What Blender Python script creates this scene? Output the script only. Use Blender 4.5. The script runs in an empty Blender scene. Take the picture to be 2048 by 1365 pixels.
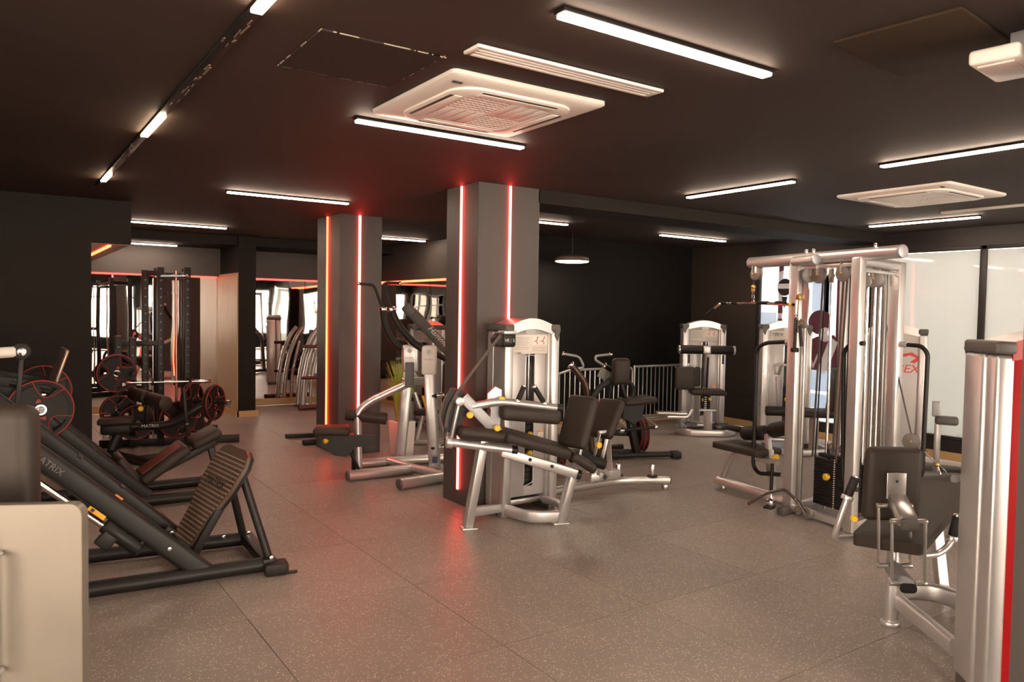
import bpy, bmesh, math, random
from mathutils import Vector, Matrix
random.seed(7)
PI = math.pi
scene = bpy.context.scene
COL = scene.collection

# ---------------------------------------------------------------- camera
F_PX, YAW, PITCH, ROLL = 1521.84, math.radians(34.268), math.radians(-2.2342), math.radians(0.9848)
fw = Vector((math.sin(YAW)*math.cos(PITCH), math.cos(YAW)*math.cos(PITCH), math.sin(PITCH)))
rt = Vector((math.cos(YAW), -math.sin(YAW), 0)); up = rt.cross(fw)
R_ = math.cos(ROLL)*rt + math.sin(ROLL)*up
U_ = -math.sin(ROLL)*rt + math.cos(ROLL)*up
cam_d = bpy.data.cameras.new('camera'); cam = bpy.data.objects.new('camera', cam_d); COL.objects.link(cam)
cam_d.sensor_width = 36.0; cam_d.lens = F_PX/2048*36.0; cam_d.clip_start = 0.05
m = Matrix.Identity(4)
for i in range(3):
    m[i][0] = R_[i]; m[i][1] = U_[i]; m[i][2] = -fw[i]
m[0][3], m[1][3], m[2][3] = 0, 0, 1.7
cam.matrix_world = m
cam_d.dof.use_dof = True; cam_d.dof.focus_distance = 5.6; cam_d.dof.aperture_fstop = 4.0
scene.camera = cam

# ---------------------------------------------------------------- daylight outside the windows, exposure
world = bpy.data.worlds.new('daylight'); scene.world = world; world.use_nodes = True
bg = world.node_tree.nodes['Background']
bg.inputs[0].default_value = (1.0, 0.83, 0.69, 1); bg.inputs[1].default_value = 8.0
vs = scene.view_settings
vs.view_transform = 'Standard'; vs.look = 'None'; vs.gamma = 1.0; vs.use_curve_mapping = False; vs.exposure = 1.6
STRIP_E, WARM_E, LED_E = 26.0, 20.0, 1.0

# ---------------------------------------------------------------- materials
MATS = {}
def mat(name, col, rough=0.5, metal=0.0, noise=0.0, nscale=30.0, bump=0.0, bscale=200.0, spec=0.5, coat=0.0):
    if name in MATS: return MATS[name]
    M = bpy.data.materials.new(name); M.use_nodes = True
    nt = M.node_tree; b = nt.nodes['Principled BSDF']
    b.inputs['Base Color'].default_value = (*col, 1); b.inputs['Roughness'].default_value = rough
    b.inputs['Metallic'].default_value = metal; b.inputs['Specular IOR Level'].default_value = spec
    b.inputs['Coat Weight'].default_value = coat
    tc = nt.nodes.new('ShaderNodeTexCoord')
    if noise:
        n = nt.nodes.new('ShaderNodeTexNoise'); n.inputs['Scale'].default_value = nscale; n.inputs['Detail'].default_value = 4
        nt.links.new(tc.outputs['Object'], n.inputs['Vector'])
        mx = nt.nodes.new('ShaderNodeMix'); mx.data_type = 'RGBA'
        mx.inputs[6].default_value = (*[c*(1-noise) for c in col], 1); mx.inputs[7].default_value = (*[min(1, c*(1+noise)) for c in col], 1)
        nt.links.new(n.outputs['Fac'], mx.inputs[0]); nt.links.new(mx.outputs[2], b.inputs['Base Color'])
    if bump:
        n2 = nt.nodes.new('ShaderNodeTexNoise'); n2.inputs['Scale'].default_value = bscale; n2.inputs['Detail'].default_value = 3
        nt.links.new(tc.outputs['Object'], n2.inputs['Vector'])
        bp = nt.nodes.new('ShaderNodeBump'); bp.inputs['Strength'].default_value = bump; bp.inputs['Distance'].default_value = 0.002
        nt.links.new(n2.outputs['Fac'], bp.inputs['Height']); nt.links.new(bp.outputs[0], b.inputs['Normal'])
    MATS[name] = M
    return M
def emis(name, col, strength):
    M = bpy.data.materials.new(name); M.use_nodes = True; nt = M.node_tree
    for n in list(nt.nodes):
        if n.type != 'OUTPUT_MATERIAL': nt.nodes.remove(n)
    e = nt.nodes.new('ShaderNodeEmission'); e.inputs[0].default_value = (*col, 1); e.inputs[1].default_value = strength
    nt.links.new(e.outputs[0], nt.nodes['Material Output'].inputs[0]); MATS[name] = M
    return M
SILVER = mat('silver_paint', (0.60, 0.575, 0.57), 0.34, 0.75, 0.05, 6, 0.05, 300)
STEEL = mat('steel_tube', (0.55, 0.53, 0.51), 0.28, 0.85, 0.05, 8)
GREYP = mat('grey_paint', (0.33, 0.33, 0.345), 0.42, 0.5, 0.05, 8)
CHROME = mat('chrome', (0.78, 0.76, 0.74), 0.14, 1.0)
BLACK = mat('black_frame', (0.0125, 0.0105, 0.0095), 0.45, 0.0, 0.15, 10, 0.05, 250, 0.3)
VINYL = mat('black_vinyl', (0.034, 0.025, 0.0195), 0.5, 0, 0.12, 14, 0.25, 380, 0.3)
RUBBER = mat('black_rubber', (0.013, 0.0105, 0.0095), 0.55, 0, 0.15, 30, 0.2, 300, 0.3)
PLASTIC = mat('grey_plastic', (0.085, 0.077, 0.071), 0.5, 0, 0.05, 20)
SHROUD = mat('shroud_panel', (0.42, 0.39, 0.385), 0.32, 0.25, 0.04, 3)
SMOKE = mat('smoked_window', (0.06, 0.06, 0.065), 0.2)
PLACARD = mat('placard', (0.66, 0.60, 0.54), 0.5, 0, 0.02, 5)
WHITE = mat('white_plastic', (0.78, 0.70, 0.64), 0.45, 0, 0.03, 5)
INK = mat('ink_grey', (0.25, 0.22, 0.21), 0.6)
INKD = mat('ink_black', (0.03, 0.03, 0.03), 0.6)
INKR = mat('ink_red', (0.62, 0.05, 0.04), 0.5)
INKW = mat('ink_white', (0.62, 0.58, 0.55), 0.5)
REDL = mat('plate_red', (0.42, 0.022, 0.018), 0.5)
REDS = mat('red_shroud', (0.36, 0.005, 0.007), 0.35, 0.0, 0.05, 3)
YEL = mat('yellow_plastic', (0.75, 0.47, 0.02), 0.4, 0, 0.05, 20)
ORANGE = mat('orange_label', (0.85, 0.26, 0.03), 0.5)
BELT = mat('belt', (0.085, 0.07, 0.062), 0.7, 0, 0.1, 50)
WALLB = mat('wall_black', (0.0165, 0.0125, 0.0105), 0.75, 0, 0.12, 1.5, 0.06, 120, 0.18)
WALLN = mat('wall_matt_black', (0.0048, 0.0040, 0.0035), 0.75, 0, 0.12, 1.5, 0.06, 120, 0.15)
WALLG = mat('wall_grey', (0.070, 0.057, 0.051), 0.6, 0, 0.06, 1.5, 0.05, 120)
COLG = mat('column_grey', (0.060, 0.049, 0.045), 0.5, 0, 0.08, 2, 0.05, 100)
CEIL = mat('ceiling_black', (0.046, 0.031, 0.0255), 0.7, 0, 0.22, 0.7, 0.08, 60, 0.22)
FRAMEB = mat('window_frame_black', (0.018, 0.015, 0.015), 0.45)
TERRA = mat('white_pot', (0.72, 0.67, 0.63), 0.4)
BRASS = mat('brass', (0.55, 0.36, 0.14), 0.35, 0.9)
STRIP = emis('strip_light_white', (1.0, 0.76, 0.58), STRIP_E)
WARM = emis('strip_light_warm', (1.0, 0.72, 0.46), WARM_E)
LEDR = emis('led_red', (11.0, 0.62, 0.48), LED_E)
LEDO = emis('led_orange', (6.0, 0.30, 0.10), LED_E)
LEDD = emis('led_red_dim', (3.2, 0.10, 0.07), LED_E)
PEND = emis('pendant_glow', (1.0, 0.80, 0.60), 12.0)
def wood(name, c1, c2, axis):
    M = bpy.data.materials.new(name); M.use_nodes = True; nt = M.node_tree; b = nt.nodes['Principled BSDF']; b.inputs['Roughness'].default_value = 0.5
    tc = nt.nodes.new('ShaderNodeTexCoord'); mp = nt.nodes.new('ShaderNodeMapping'); mp.inputs['Scale'].default_value = axis
    n = nt.nodes.new('ShaderNodeTexNoise'); n.inputs['Scale'].default_value = 4; n.inputs['Detail'].default_value = 6; n.inputs['Distortion'].default_value = 0.4
    mx = nt.nodes.new('ShaderNodeMix'); mx.data_type = 'RGBA'; mx.inputs[6].default_value = (*c1, 1); mx.inputs[7].default_value = (*c2, 1)
    nt.links.new(tc.outputs['Object'], mp.inputs[0]); nt.links.new(mp.outputs[0], n.inputs['Vector'])
    nt.links.new(n.outputs['Fac'], mx.inputs[0]); nt.links.new(mx.outputs[2], b.inputs['Base Color']); MATS[name] = M
    return M
PINE = wood('pine', (0.50, 0.30, 0.12), (0.62, 0.40, 0.18), (1, 1, 8))
OAK = wood('oak_panel', (0.36, 0.245, 0.135), (0.52, 0.38, 0.23), (7, 7, 0.5))
def brushed():
    M = mat('brushed_metal', (0.215, 0.185, 0.15), 0.4, 0.45, 0.38, 2.2)
    return M
BRUSH = brushed()
def floor_mat():
    M = bpy.data.materials.new('speckled_rubber'); M.use_nodes = True; nt = M.node_tree; b = nt.nodes['Principled BSDF']
    g = nt.nodes.new('ShaderNodeNewGeometry')
    v = nt.nodes.new('ShaderNodeTexVoronoi'); v.inputs['Scale'].default_value = 85
    nt.links.new(g.outputs['Position'], v.inputs['Vector'])
    r1 = nt.nodes.new('ShaderNodeMapRange'); r1.inputs[1].default_value = 0.36; r1.inputs[2].default_value = 0.22
    nt.links.new(v.outputs['Distance'], r1.inputs[0])
    sp = nt.nodes.new('ShaderNodeSeparateColor'); nt.links.new(v.outputs['Color'], sp.inputs[0])
    gt = nt.nodes.new('ShaderNodeMath'); gt.operation = 'GREATER_THAN'; gt.inputs[1].default_value = 0.62; nt.links.new(sp.outputs[0], gt.inputs[0])
    ml = nt.nodes.new('ShaderNodeMath'); ml.operation = 'MULTIPLY'; nt.links.new(r1.outputs[0], ml.inputs[0]); nt.links.new(gt.outputs[0], ml.inputs[1])
    n = nt.nodes.new('ShaderNodeTexNoise'); n.inputs['Scale'].default_value = 2.2; n.inputs['Detail'].default_value = 8; n.inputs['Roughness'].default_value = 0.65
    nt.links.new(g.outputs['Position'], n.inputs['Vector'])
    oi = nt.nodes.new('ShaderNodeObjectInfo')
    ad = nt.nodes.new('ShaderNodeMath'); ad.operation = 'MULTIPLY_ADD'; ad.inputs[1].default_value = 0.22; nt.links.new(oi.outputs['Random'], ad.inputs[0]); nt.links.new(n.outputs['Fac'], ad.inputs[2])
    mx = nt.nodes.new('ShaderNodeMix'); mx.data_type = 'RGBA'
    mx.inputs[6].default_value = (0.165, 0.137, 0.121, 1); mx.inputs[7].default_value = (0.315, 0.262, 0.232, 1); nt.links.new(ad.outputs[0], mx.inputs[0])
    m2 = nt.nodes.new('ShaderNodeMix'); m2.data_type = 'RGBA'; nt.links.new(ml.outputs[0], m2.inputs[0]); nt.links.new(mx.outputs[2], m2.inputs[6])
    m2.inputs[7].default_value = (0.66, 0.59, 0.54, 1); nt.links.new(m2.outputs[2], b.inputs['Base Color'])
    rr = nt.nodes.new('ShaderNodeMapRange'); rr.inputs[3].default_value = 0.30; rr.inputs[4].default_value = 0.48; nt.links.new(n.outputs['Fac'], rr.inputs[0]); nt.links.new(rr.outputs[0], b.inputs['Roughness'])
    b.inputs['Specular IOR Level'].default_value = 0.45
    n3 = nt.nodes.new('ShaderNodeTexNoise'); n3.inputs['Scale'].default_value = 160; nt.links.new(g.outputs['Position'], n3.inputs['Vector'])
    bp = nt.nodes.new('ShaderNodeBump'); bp.inputs['Strength'].default_value = 0.35; bp.inputs['Distance'].default_value = 0.003
    nt.links.new(n3.outputs['Fac'], bp.inputs['Height']); nt.links.new(bp.outputs[0], b.inputs['Normal']); MATS['floor'] = M
    return M
FLOORM = floor_mat()
def mirror_mat():
    M = bpy.data.materials.new('mirror_glass'); M.use_nodes = True; nt = M.node_tree; b = nt.nodes['Principled BSDF']
    b.inputs['Base Color'].default_value = (0.86, 0.82, 0.78, 1); b.inputs['Metallic'].default_value = 1; b.inputs['Roughness'].default_value = 0.015
    g = nt.nodes.new('ShaderNodeNewGeometry'); n = nt.nodes.new('ShaderNodeTexNoise'); n.inputs['Scale'].default_value = 0.9; n.inputs['Detail'].default_value = 1
    nt.links.new(g.outputs['Position'], n.inputs['Vector'])
    bp = nt.nodes.new('ShaderNodeBump'); bp.inputs['Strength'].default_value = 0.25; bp.inputs['Distance'].default_value = 0.02
    nt.links.new(n.outputs['Fac'], bp.inputs['Height']); nt.links.new(bp.outputs[0], b.inputs['Normal'])
    return M
MIRROR = mirror_mat()
def frosted(name, col, trans):
    M = bpy.data.materials.new(name); M.use_nodes = True; nt = M.node_tree
    for n in list(nt.nodes):
        if n.type != 'OUTPUT_MATERIAL': nt.nodes.remove(n)
    t = nt.nodes.new('ShaderNodeBsdfTranslucent'); t.inputs[0].default_value = (*[c*trans for c in col], 1)
    d = nt.nodes.new('ShaderNodeBsdfDiffuse'); d.inputs[0].default_value = (*[c*0.5 for c in col], 1)
    a = nt.nodes.new('ShaderNodeAddShader'); nt.links.new(t.outputs[0], a.inputs[0]); nt.links.new(d.outputs[0], a.inputs[1])
    gl = nt.nodes.new('ShaderNodeBsdfGlossy'); gl.inputs[1].default_value = 0.03
    fr = nt.nodes.new('ShaderNodeFresnel'); fr.inputs[0].default_value = 1.5
    mx = nt.nodes.new('ShaderNodeMixShader'); nt.links.new(fr.outputs[0], mx.inputs[0]); nt.links.new(a.outputs[0], mx.inputs[1]); nt.links.new(gl.outputs[0], mx.inputs[2])
    nt.links.new(mx.outputs[0], nt.nodes['Material Output'].inputs[0])
    return M
FROST = frosted('frosted_glass', (0.90, 0.96, 0.97), 0.19)
FILMW = frosted('window_film_white', (0.80, 0.92, 1.0), 0.42)
FILMX = frosted('window_film_print_white', (0.95, 0.97, 1.0), 0.95)
FILMB = frosted('window_film_blue', (0.74, 0.79, 0.86), 0.85)
FILMM = frosted('window_film_maroon', (0.24, 0.10, 0.13), 0.8)
FILMD = frosted('window_film_dark', (0.07, 0.06, 0.07), 0.5)
def clear_glass():
    M = bpy.data.materials.new('clear_glass'); M.use_nodes = True; nt = M.node_tree
    for n in list(nt.nodes):
        if n.type != 'OUTPUT_MATERIAL': nt.nodes.remove(n)
    t = nt.nodes.new('ShaderNodeBsdfTransparent'); t.inputs[0].default_value = (0.95, 0.95, 0.93, 1)
    g = nt.nodes.new('ShaderNodeBsdfGlossy'); g.inputs[1].default_value = 0.02; fr = nt.nodes.new('ShaderNodeFresnel'); fr.inputs[0].default_value = 1.45
    mx = nt.nodes.new('ShaderNodeMixShader'); nt.links.new(fr.outputs[0], mx.inputs[0]); nt.links.new(t.outputs[0], mx.inputs[1]); nt.links.new(g.outputs[0], mx.inputs[2])
    nt.links.new(mx.outputs[0], nt.nodes['Material Output'].inputs[0])
    return M
CLEAR = clear_glass()
GRASSM = mat('grass_leaf', (0.30, 0.44, 0.05), 0.5, 0, 0.35, 3)

# ---------------------------------------------------------------- mesh builder
def V3(p): return Vector(p)
class MB:
    def __init__(s): s.v = []; s.f = []
    def add(s, vs_, fs):
        o = len(s.v); s.v += [Vector(v) for v in vs_]; s.f += [[i+o for i in f] for f in fs]; return s
    def bm(s, b, M=None):
        b.verts.index_update()
        vs_ = [(M @ v.co if M else v.co.copy()) for v in b.verts]; fs = [[v.index for v in f.verts] for f in b.faces]; b.free(); return s.add(vs_, fs)
    def box(s, c, size, bev=0.0, seg=2, M=None, rz=0):
        b = bmesh.new(); bmesh.ops.create_cube(b, size=1); bmesh.ops.scale(b, vec=size, verts=b.verts)
        if bev: bmesh.ops.bevel(b, geom=list(b.edges), offset=min(bev, min(size)*0.49), segments=seg, affect='EDGES', profile=0.5)
        T = Matrix.Translation(c) @ (M.to_4x4() if M else Matrix.Rotation(rz, 4, 'Z'))
        return s.bm(b, T)
    def bar(s, p0, p1, w, h, bev=0.006, upv=(0, 0, 1), ext=0.0):   # rectangular bar: w across, h along upv
        p0, p1 = V3(p0), V3(p1); t = (p1-p0).normalized(); u = V3(upv)
        if abs(t.dot(u)) > 0.98: u = Vector((0, 1, 0)) if abs(t.y) < 0.9 else Vector((1, 0, 0))
        sd = t.cross(u).normalized(); u = sd.cross(t)
        M = Matrix((t, sd, u)).transposed()
        return s.box((p0+p1)/2, ((p1-p0).length+ext, w, h), bev, 2, M)
    def pad(s, c, wd, hd, size, bev=0.02, seg=3):      # padded board: wd width dir, hd height dir
        wd = V3(wd).normalized(); hd = V3(hd); hd = (hd - wd*hd.dot(wd)).normalized(); n = wd.cross(hd)
        return s.box(c, size, bev, seg, Matrix((wd, hd, n)).transposed())
    def sweep(s, pts, sec, upv=None, caps=True):
        n = len(pts); k = len(sec); rows = []; prev = None
        for i, p in enumerate(pts):
            a = pts[max(i-1, 0)]; b = pts[min(i+1, n-1)]; t = (b-a).normalized()
            if upv is not None:
                u = V3(upv); sd = t.cross(u)
                if sd.length < 1e-4: sd = prev or Vector((1, 0, 0))
                sd.normalize(); prev = sd
            else:
                if prev is None:
                    prev = t.orthogonal().normalized()
                sd = (prev - t*prev.dot(t)).normalized(); prev = sd
            u = sd.cross(t).normalized()
            rows.append([p + sd*q[0] + u*q[1] for q in sec])
        vs_ = [v for r in rows for v in r]; fs = []
        for i in range(n-1):
            for j in range(k):
                fs.append([i*k+j, i*k+(j+1) % k, (i+1)*k+(j+1) % k, (i+1)*k+j])
        if caps: fs.append(list(range(k))[::-1]); fs.append([(n-1)*k+j for j in range(k)])
        return s.add(vs_, fs)
    def tube(s, pts, r, seg=10, fil=0.0, caps=True):
        P = fillet([V3(p) for p in pts], fil)
        return s.sweep(P, [(r*math.cos(2*PI*i/seg), r*math.sin(2*PI*i/seg)) for i in range(seg)], None, caps)
    def rtube(s, pts, w, h, fil=0.0, upv=(0, 0, 1), rnd=0.35):    # flat / rounded rectangular tube
        P = fillet([V3(p) for p in pts], fil); r = min(w, h)*rnd; sec = []
        for cx, cy, a0 in ((w/2-r, h/2-r, 0), (-w/2+r, h/2-r, PI/2), (-w/2+r, -h/2+r, PI), (w/2-r, -h/2+r, 1.5*PI)):
            for q in range(4): a = a0+q*PI/6; sec.append((cx+r*math.cos(a), cy+r*math.sin(a)))
        return s.sweep(P, sec, upv)
    def cyl(s, p0, p1, r, seg=20, bev=0.0):
        p0, p1 = V3(p0), V3(p1); L = (p1-p0).length; t = (p1-p0)/L
        prof = [(0, r)] if not bev else [(0, r-bev), (bev*0.3, r-bev*0.3), (bev, r)]
        prof += [(L, r)] if not bev else [(L-bev, r), (L-bev*0.3, r-bev*0.3), (L, r-bev)]
        return s.lathe(p0, t, prof, seg)
    def lathe(s, p0, ax, prof, seg=24, caps=True):
        p0 = V3(p0); t = V3(ax).normalized(); a = t.orthogonal().normalized(); b = t.cross(a); vs_ = []; k = seg
        for h, r in prof:
            for i in range(k): vs_.append(p0 + t*h + (a*math.cos(2*PI*i/k)+b*math.sin(2*PI*i/k))*r)
        fs = [[i*k+j, i*k+(j+1) % k, (i+1)*k+(j+1) % k, (i+1)*k+j] for i in range(len(prof)-1) for j in range(k)]
        if caps: fs.append(list(range(k))[::-1]); fs.append([(len(prof)-1)*k+j for j in range(k)])
        return s.add(vs_, fs)
    def prism(s, out, o, ax, ay, th):      # outline in plane (o, ax, ay), thickness th along ax x ay
        o, ax, ay = V3(o), V3(ax).normalized(), V3(ay).normalized(); n = ax.cross(ay).normalized()*th/2
        k = len(out); vs_ = [o+ax*x+ay*y-n for x, y in out]+[o+ax*x+ay*y+n for x, y in out]
        fs = [list(range(k))[::-1], [k+i for i in range(k)]]+[[i, (i+1) % k, k+(i+1) % k, k+i] for i in range(k)]
        return s.add(vs_, fs)
    def ball(s, c, r, seg=12):
        return s.lathe(V3(c)-Vector((0, 0, r)), (0, 0, 1), [(r-r*math.cos(PI*i/6), max(r*math.sin(PI*i/6), 1e-4)) for i in range(7)], seg, True)
def fillet(P, r, n=5):
    if r <= 0 or len(P) < 3: return P
    out = [P[0]]
    for i in range(1, len(P)-1):
        a, b, c = P[i-1], P[i], P[i+1]; d1 = (a-b); d2 = (c-b); rr = min(r, d1.length*0.48, d2.length*0.48)
        p, q = b+d1.normalized()*rr, b+d2.normalized()*rr
        for k in range(n+1): t = k/n; out.append(p*(1-t)**2+b*2*t*(1-t)+q*t*t)
    out.append(P[-1]); return out
def mesh_from(mb, name, off=None):
    me = bpy.data.meshes.new(name)
    vs_ = [tuple(v-off) if off is not None else tuple(v) for v in mb.v]
    me.from_pydata(vs_, [], mb.f); me.validate(); me.update()
    b = bmesh.new(); b.from_mesh(me); bmesh.ops.recalc_face_normals(b, faces=b.faces); b.to_mesh(me); b.free()
    me.shade_smooth(); me.set_sharp_from_angle(angle=math.radians(38))
    return me
def obj(name, mb, material, parent=None, label=None, off=None, kind=None):
    me = mesh_from(mb, name, off); me.materials.append(material)
    o = bpy.data.objects.new(name, me); COL.objects.link(o)
    if parent: o.parent = parent
    if label: o['label'] = label
    if kind: o['kind'] = kind
    return o
def tag(o, label, cat, group=None):
    o['label'] = label; o['category'] = cat
    if group: o['group'] = group
    return o
def struct(name, mb, material, label=None):
    o = obj(name, mb, material, None, label); o['kind'] = 'structure'; return o
class Thing:      # an empty at the thing's base; coords of parts are world coords unless local=True
    def __init__(s, name, label, cat, loc, rz=0, group=None, local=False):
        s.o = bpy.data.objects.new(name, None); COL.objects.link(s.o); s.o.empty_display_size = 0.1
        s.o.location = loc; s.o.rotation_euler = (0, 0, rz); tag(s.o, label, cat, group); s.off = None if local else Vector(loc)
    def p(s, name, mb, material, parent=None, label=None, kind=None):
        return obj(name, mb, material, parent or s.o, label, s.off, kind)
    def t(s, name, pts, r, material, fil=0.0, parent=None, seg=10): return s.p(name, MB().tube(pts, r, seg, fil), material, parent)
    def c(s, name, p0, p1, r, material, bev=0.0, parent=None, seg=20): return s.p(name, MB().cyl(p0, p1, r, seg, bev), material, parent)
    def b(s, name, p0, p1, w, h, material, bev=0.006, parent=None, upv=(0, 0, 1)): return s.p(name, MB().bar(p0, p1, w, h, bev, upv), material, parent)
    def pad(s, name, c, wd, hd, size, material=None, bev=0.025, parent=None): return s.p(name, MB().pad(c, wd, hd, size, bev), material or VINYL, parent)
    def text(s, body, o, ax, ay, size, material, parent=None, name='lettering', shear=0.0):
        cu = bpy.data.curves.new('t', 'FONT'); cu.body = body; cu.size = size; cu.extrude = 0.0006; cu.align_x = 'CENTER'; cu.align_y = 'CENTER'; cu.resolution_u = 3; cu.shear = shear
        to = bpy.data.objects.new('t', cu); COL.objects.link(to); dg = bpy.context.evaluated_depsgraph_get()
        me = bpy.data.meshes.new_from_object(to.evaluated_get(dg)); bpy.data.objects.remove(to)
        ax, ay = V3(ax).normalized(), V3(ay).normalized(); n = ax.cross(ay); o = V3(o)-(s.off if s.off is not None else Vector())
        M = Matrix((ax, ay, n)).transposed().to_4x4(); M.translation = o; me.transform(M); me.materials.clear(); me.materials.append(material)
        x = bpy.data.objects.new(name, me); COL.objects.link(x); x.parent = parent or s.o; return x
def dup(root, loc, rz=None, label=None, group=None):
    r = root.copy(); COL.objects.link(r); r.location = loc
    if rz is not None: r.rotation_euler = (0, 0, rz)
    if label: r['label'] = label
    if group: r['group'] = group
    for ch in list(root.children):
        c = ch.copy(); COL.objects.link(c); c.parent = r
        for g in list(ch.children):
            d = g.copy(); COL.objects.link(d); d.parent = c
    return r

# ================================================================ THE ROOM
CZ = 2.78
def slab(x0, x1, y0, y1, z0, z1, bev=0.0): return MB().box(((x0+x1)/2, (y0+y1)/2, (z0+z1)/2), (x1-x0, y1-y0, z1-z0), bev)
floor = struct('floor', slab(-4.15, 9.75, -5.2, 13.5, -0.12, -0.012), FLOORM)
tile_me = mesh_from(MB().box((0, 0, -0.006), (0.9975, 0.9975, 0.012), 0.0015, 1), 'floor_tile'); tile_me.materials.append(FLOORM)
for ix in range(-2, 9):
    for iy in range(-3, 10):
        x, y = 0.63+ix, 3.66+iy
        if y > 9 and x > 5.7: continue
        if y > 12.9: continue
        o = bpy.data.objects.new('floor_tile', tile_me); COL.objects.link(o); o.location = (x, y, 0); o.parent = floor
struct('ceiling', slab(-4.15, 9.75, -5.2, 13.5, CZ, CZ+0.2), CEIL)
struct('wall_front_left', slab(-4.0, 0.83, 8.9, 9.05, 0, 2.34), WALLB)
struct('trim_1', slab(-4.0, 1.2, 8.9, 13.2, 2.34, CZ), WALLB)              # lowered soffit behind the left wall
struct('trim_7', slab(-4.0, 1.2, 9.05, 13.2, 2.332, 2.34), wood('led_lit_laminate', (0.13, 0.065, 0.04), (0.20, 0.11, 0.065), (6, 0.6, 6)))  # orange LED glow on the soffit underside put into its brown colour
struct('trim_2', slab(1.2, 5.8, 12.05, 13.2, 2.645, CZ), WALLB)           # ceiling step at the far wall
struct('wall_back', slab(-4.0, 5.85, 13.32, 13.5, 0, CZ), WALLB)
struct('trim_3', slab(-4.0, 3.1, 13.15, 13.32, 2.19, CZ), WALLG)          # bulkheads over the mirrors
struct('trim_4', slab(3.36, 5.7, 13.15, 13.32, 2.19, CZ), WALLG)
struct('trim_5', slab(5.7, 5.87, 8.85, 13.32, 2.19, CZ), WALLG)
struct('wall_side', slab(5.87, 6.0, 8.85, 13.5, 0, CZ), WALLB)
struct('wall_front_right', slab(5.72, 9.6, 8.72, 8.85, 0, CZ), WALLN)
m_ = slab(-4.15, -4.0, 2.2, 13.5, 0, CZ); m_.box((-4.075, -1.5, 0.25), (0.15, 7.4, 0.5)); m_.box((-4.075, -1.5, 2.62), (0.15, 7.4, 0.32))
lw = [(-5.0, -3.3), (-3.1, -1.5), (-1.3, 0.3), (0.5, 2.0)]
for y in (-5.1, -3.2, -1.4, 0.4, 2.1): m_.box((-4.075, y, 1.48), (0.15, 0.2, 1.96))
struct('wall_left', m_, WALLB)
for i, (a, b_) in enumerate(lw):
    w = struct('window_%d' % (i+20), slab(-4.09, -4.08, a, b_, 0.5, 2.46), CLEAR)
    q = MB()
    for y in (a+0.025, (a+b_)/2, b_-0.025): q.box((-4.06, y, 1.48), (0.06, 0.05, 1.96), 0.004)
    for z in (0.525, 1.95, 2.435): q.box((-4.06, (a+b_)/2, z), (0.055, b_-a, 0.05), 0.004)
    obj('window_frame', q, FRAMEB, w)
struct('trim_6', slab(3.98, 9.5, 5.46, 5.95, 2.66, CZ), WALLB)            # ceiling beam
pil = struct('wall_pillar', slab(3.1, 3.36, 12.0, 13.32, 0, CZ), WALLB)
obj('wood_panel', slab(3.083, 3.1, 12.02, 13.3, 0.1, 2.22), OAK, pil, 'oak veneer panel')
struct('wall_column_near', slab(3.36, 3.99, 5.46, 6.0, 0, CZ), COLG)
struct('wall_column_far', slab(3.26, 3.78, 8.3, 9.02, 0, CZ), COLG)
struct('wall_column_right', slab(2.986, 3.35, 0.72, 1.196, 0, CZ), COLG)
# baseboards in pale pine
struct('baseboard_back', slab(0.0, 3.08, 13.26, 13.32, 0, 0.11), PINE)
struct('baseboard_pillar', slab(3.075, 3.40, 11.975, 12.0, 0, 0.09), PINE)
struct('baseboard_pillar_side', slab(3.06, 3.1, 11.975, 13.26, 0, 0.09), PINE)
struct('baseboard_mirror', slab(3.36, 5.8, 13.24, 13.32, 0, 0.11), PINE)
struct('baseboard_side', slab(5.79, 5.87, 8.85, 13.24, 0, 0.11), PINE)
struct('baseboard_front_right', slab(5.72, 9.46, 8.70, 8.72, 0, 0.1), PINE)
struct('baseboard_right', slab(9.46, 9.5, -5.0, 8.70, 0, 0.1), PINE)
struct('baseboard_front_left', slab(-4.0, 0.84, 8.88, 8.9, 0, 0.1), PINE)
# right wall with glazing
struct('wall_right', slab(9.5, 9.65, 7.43, 8.72, 0, CZ), mat('wall_brown', (0.030, 0.021, 0.016), 0.55, 0, 0.1, 1.5))
struct('wall_right_header', slab(9.5, 9.65, -5.0, 7.43, 2.56, CZ), FRAMEB)
struct('wall_right_sill', slab(9.47, 9.65, -5.0, 7.43, 0, 0.24), FRAMEB)
struct('wall_right_pier', slab(9.42, 9.65, 5.62, 5.93, 0.24, 2.56), FRAMEB)
wf = [(-5.0, -3.2), (-3.2, -1.3), (-1.3, 0.6), (0.6, 2.4), (2.4, 4.28), (4.28, 5.62)]
for i, (a, b_) in enumerate(wf):
    w = struct('window_%d' % (i+1), slab(9.53, 9.545, a+0.03, b_-0.03, 0.24, 2.51), FROST)
    m_ = MB(); m_.box((9.54, b_-0.02, 1.4), (0.07, 0.075, 2.32), 0.004); m_.box((9.54, (a+b_)/2, 2.54), (0.07, b_-a, 0.05), 0.004); m_.box((9.54, (a+b_)/2, 0.26), (0.07, b_-a, 0.05), 0.004)
    obj('window_frame', m_, FRAMEB, w)
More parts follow.
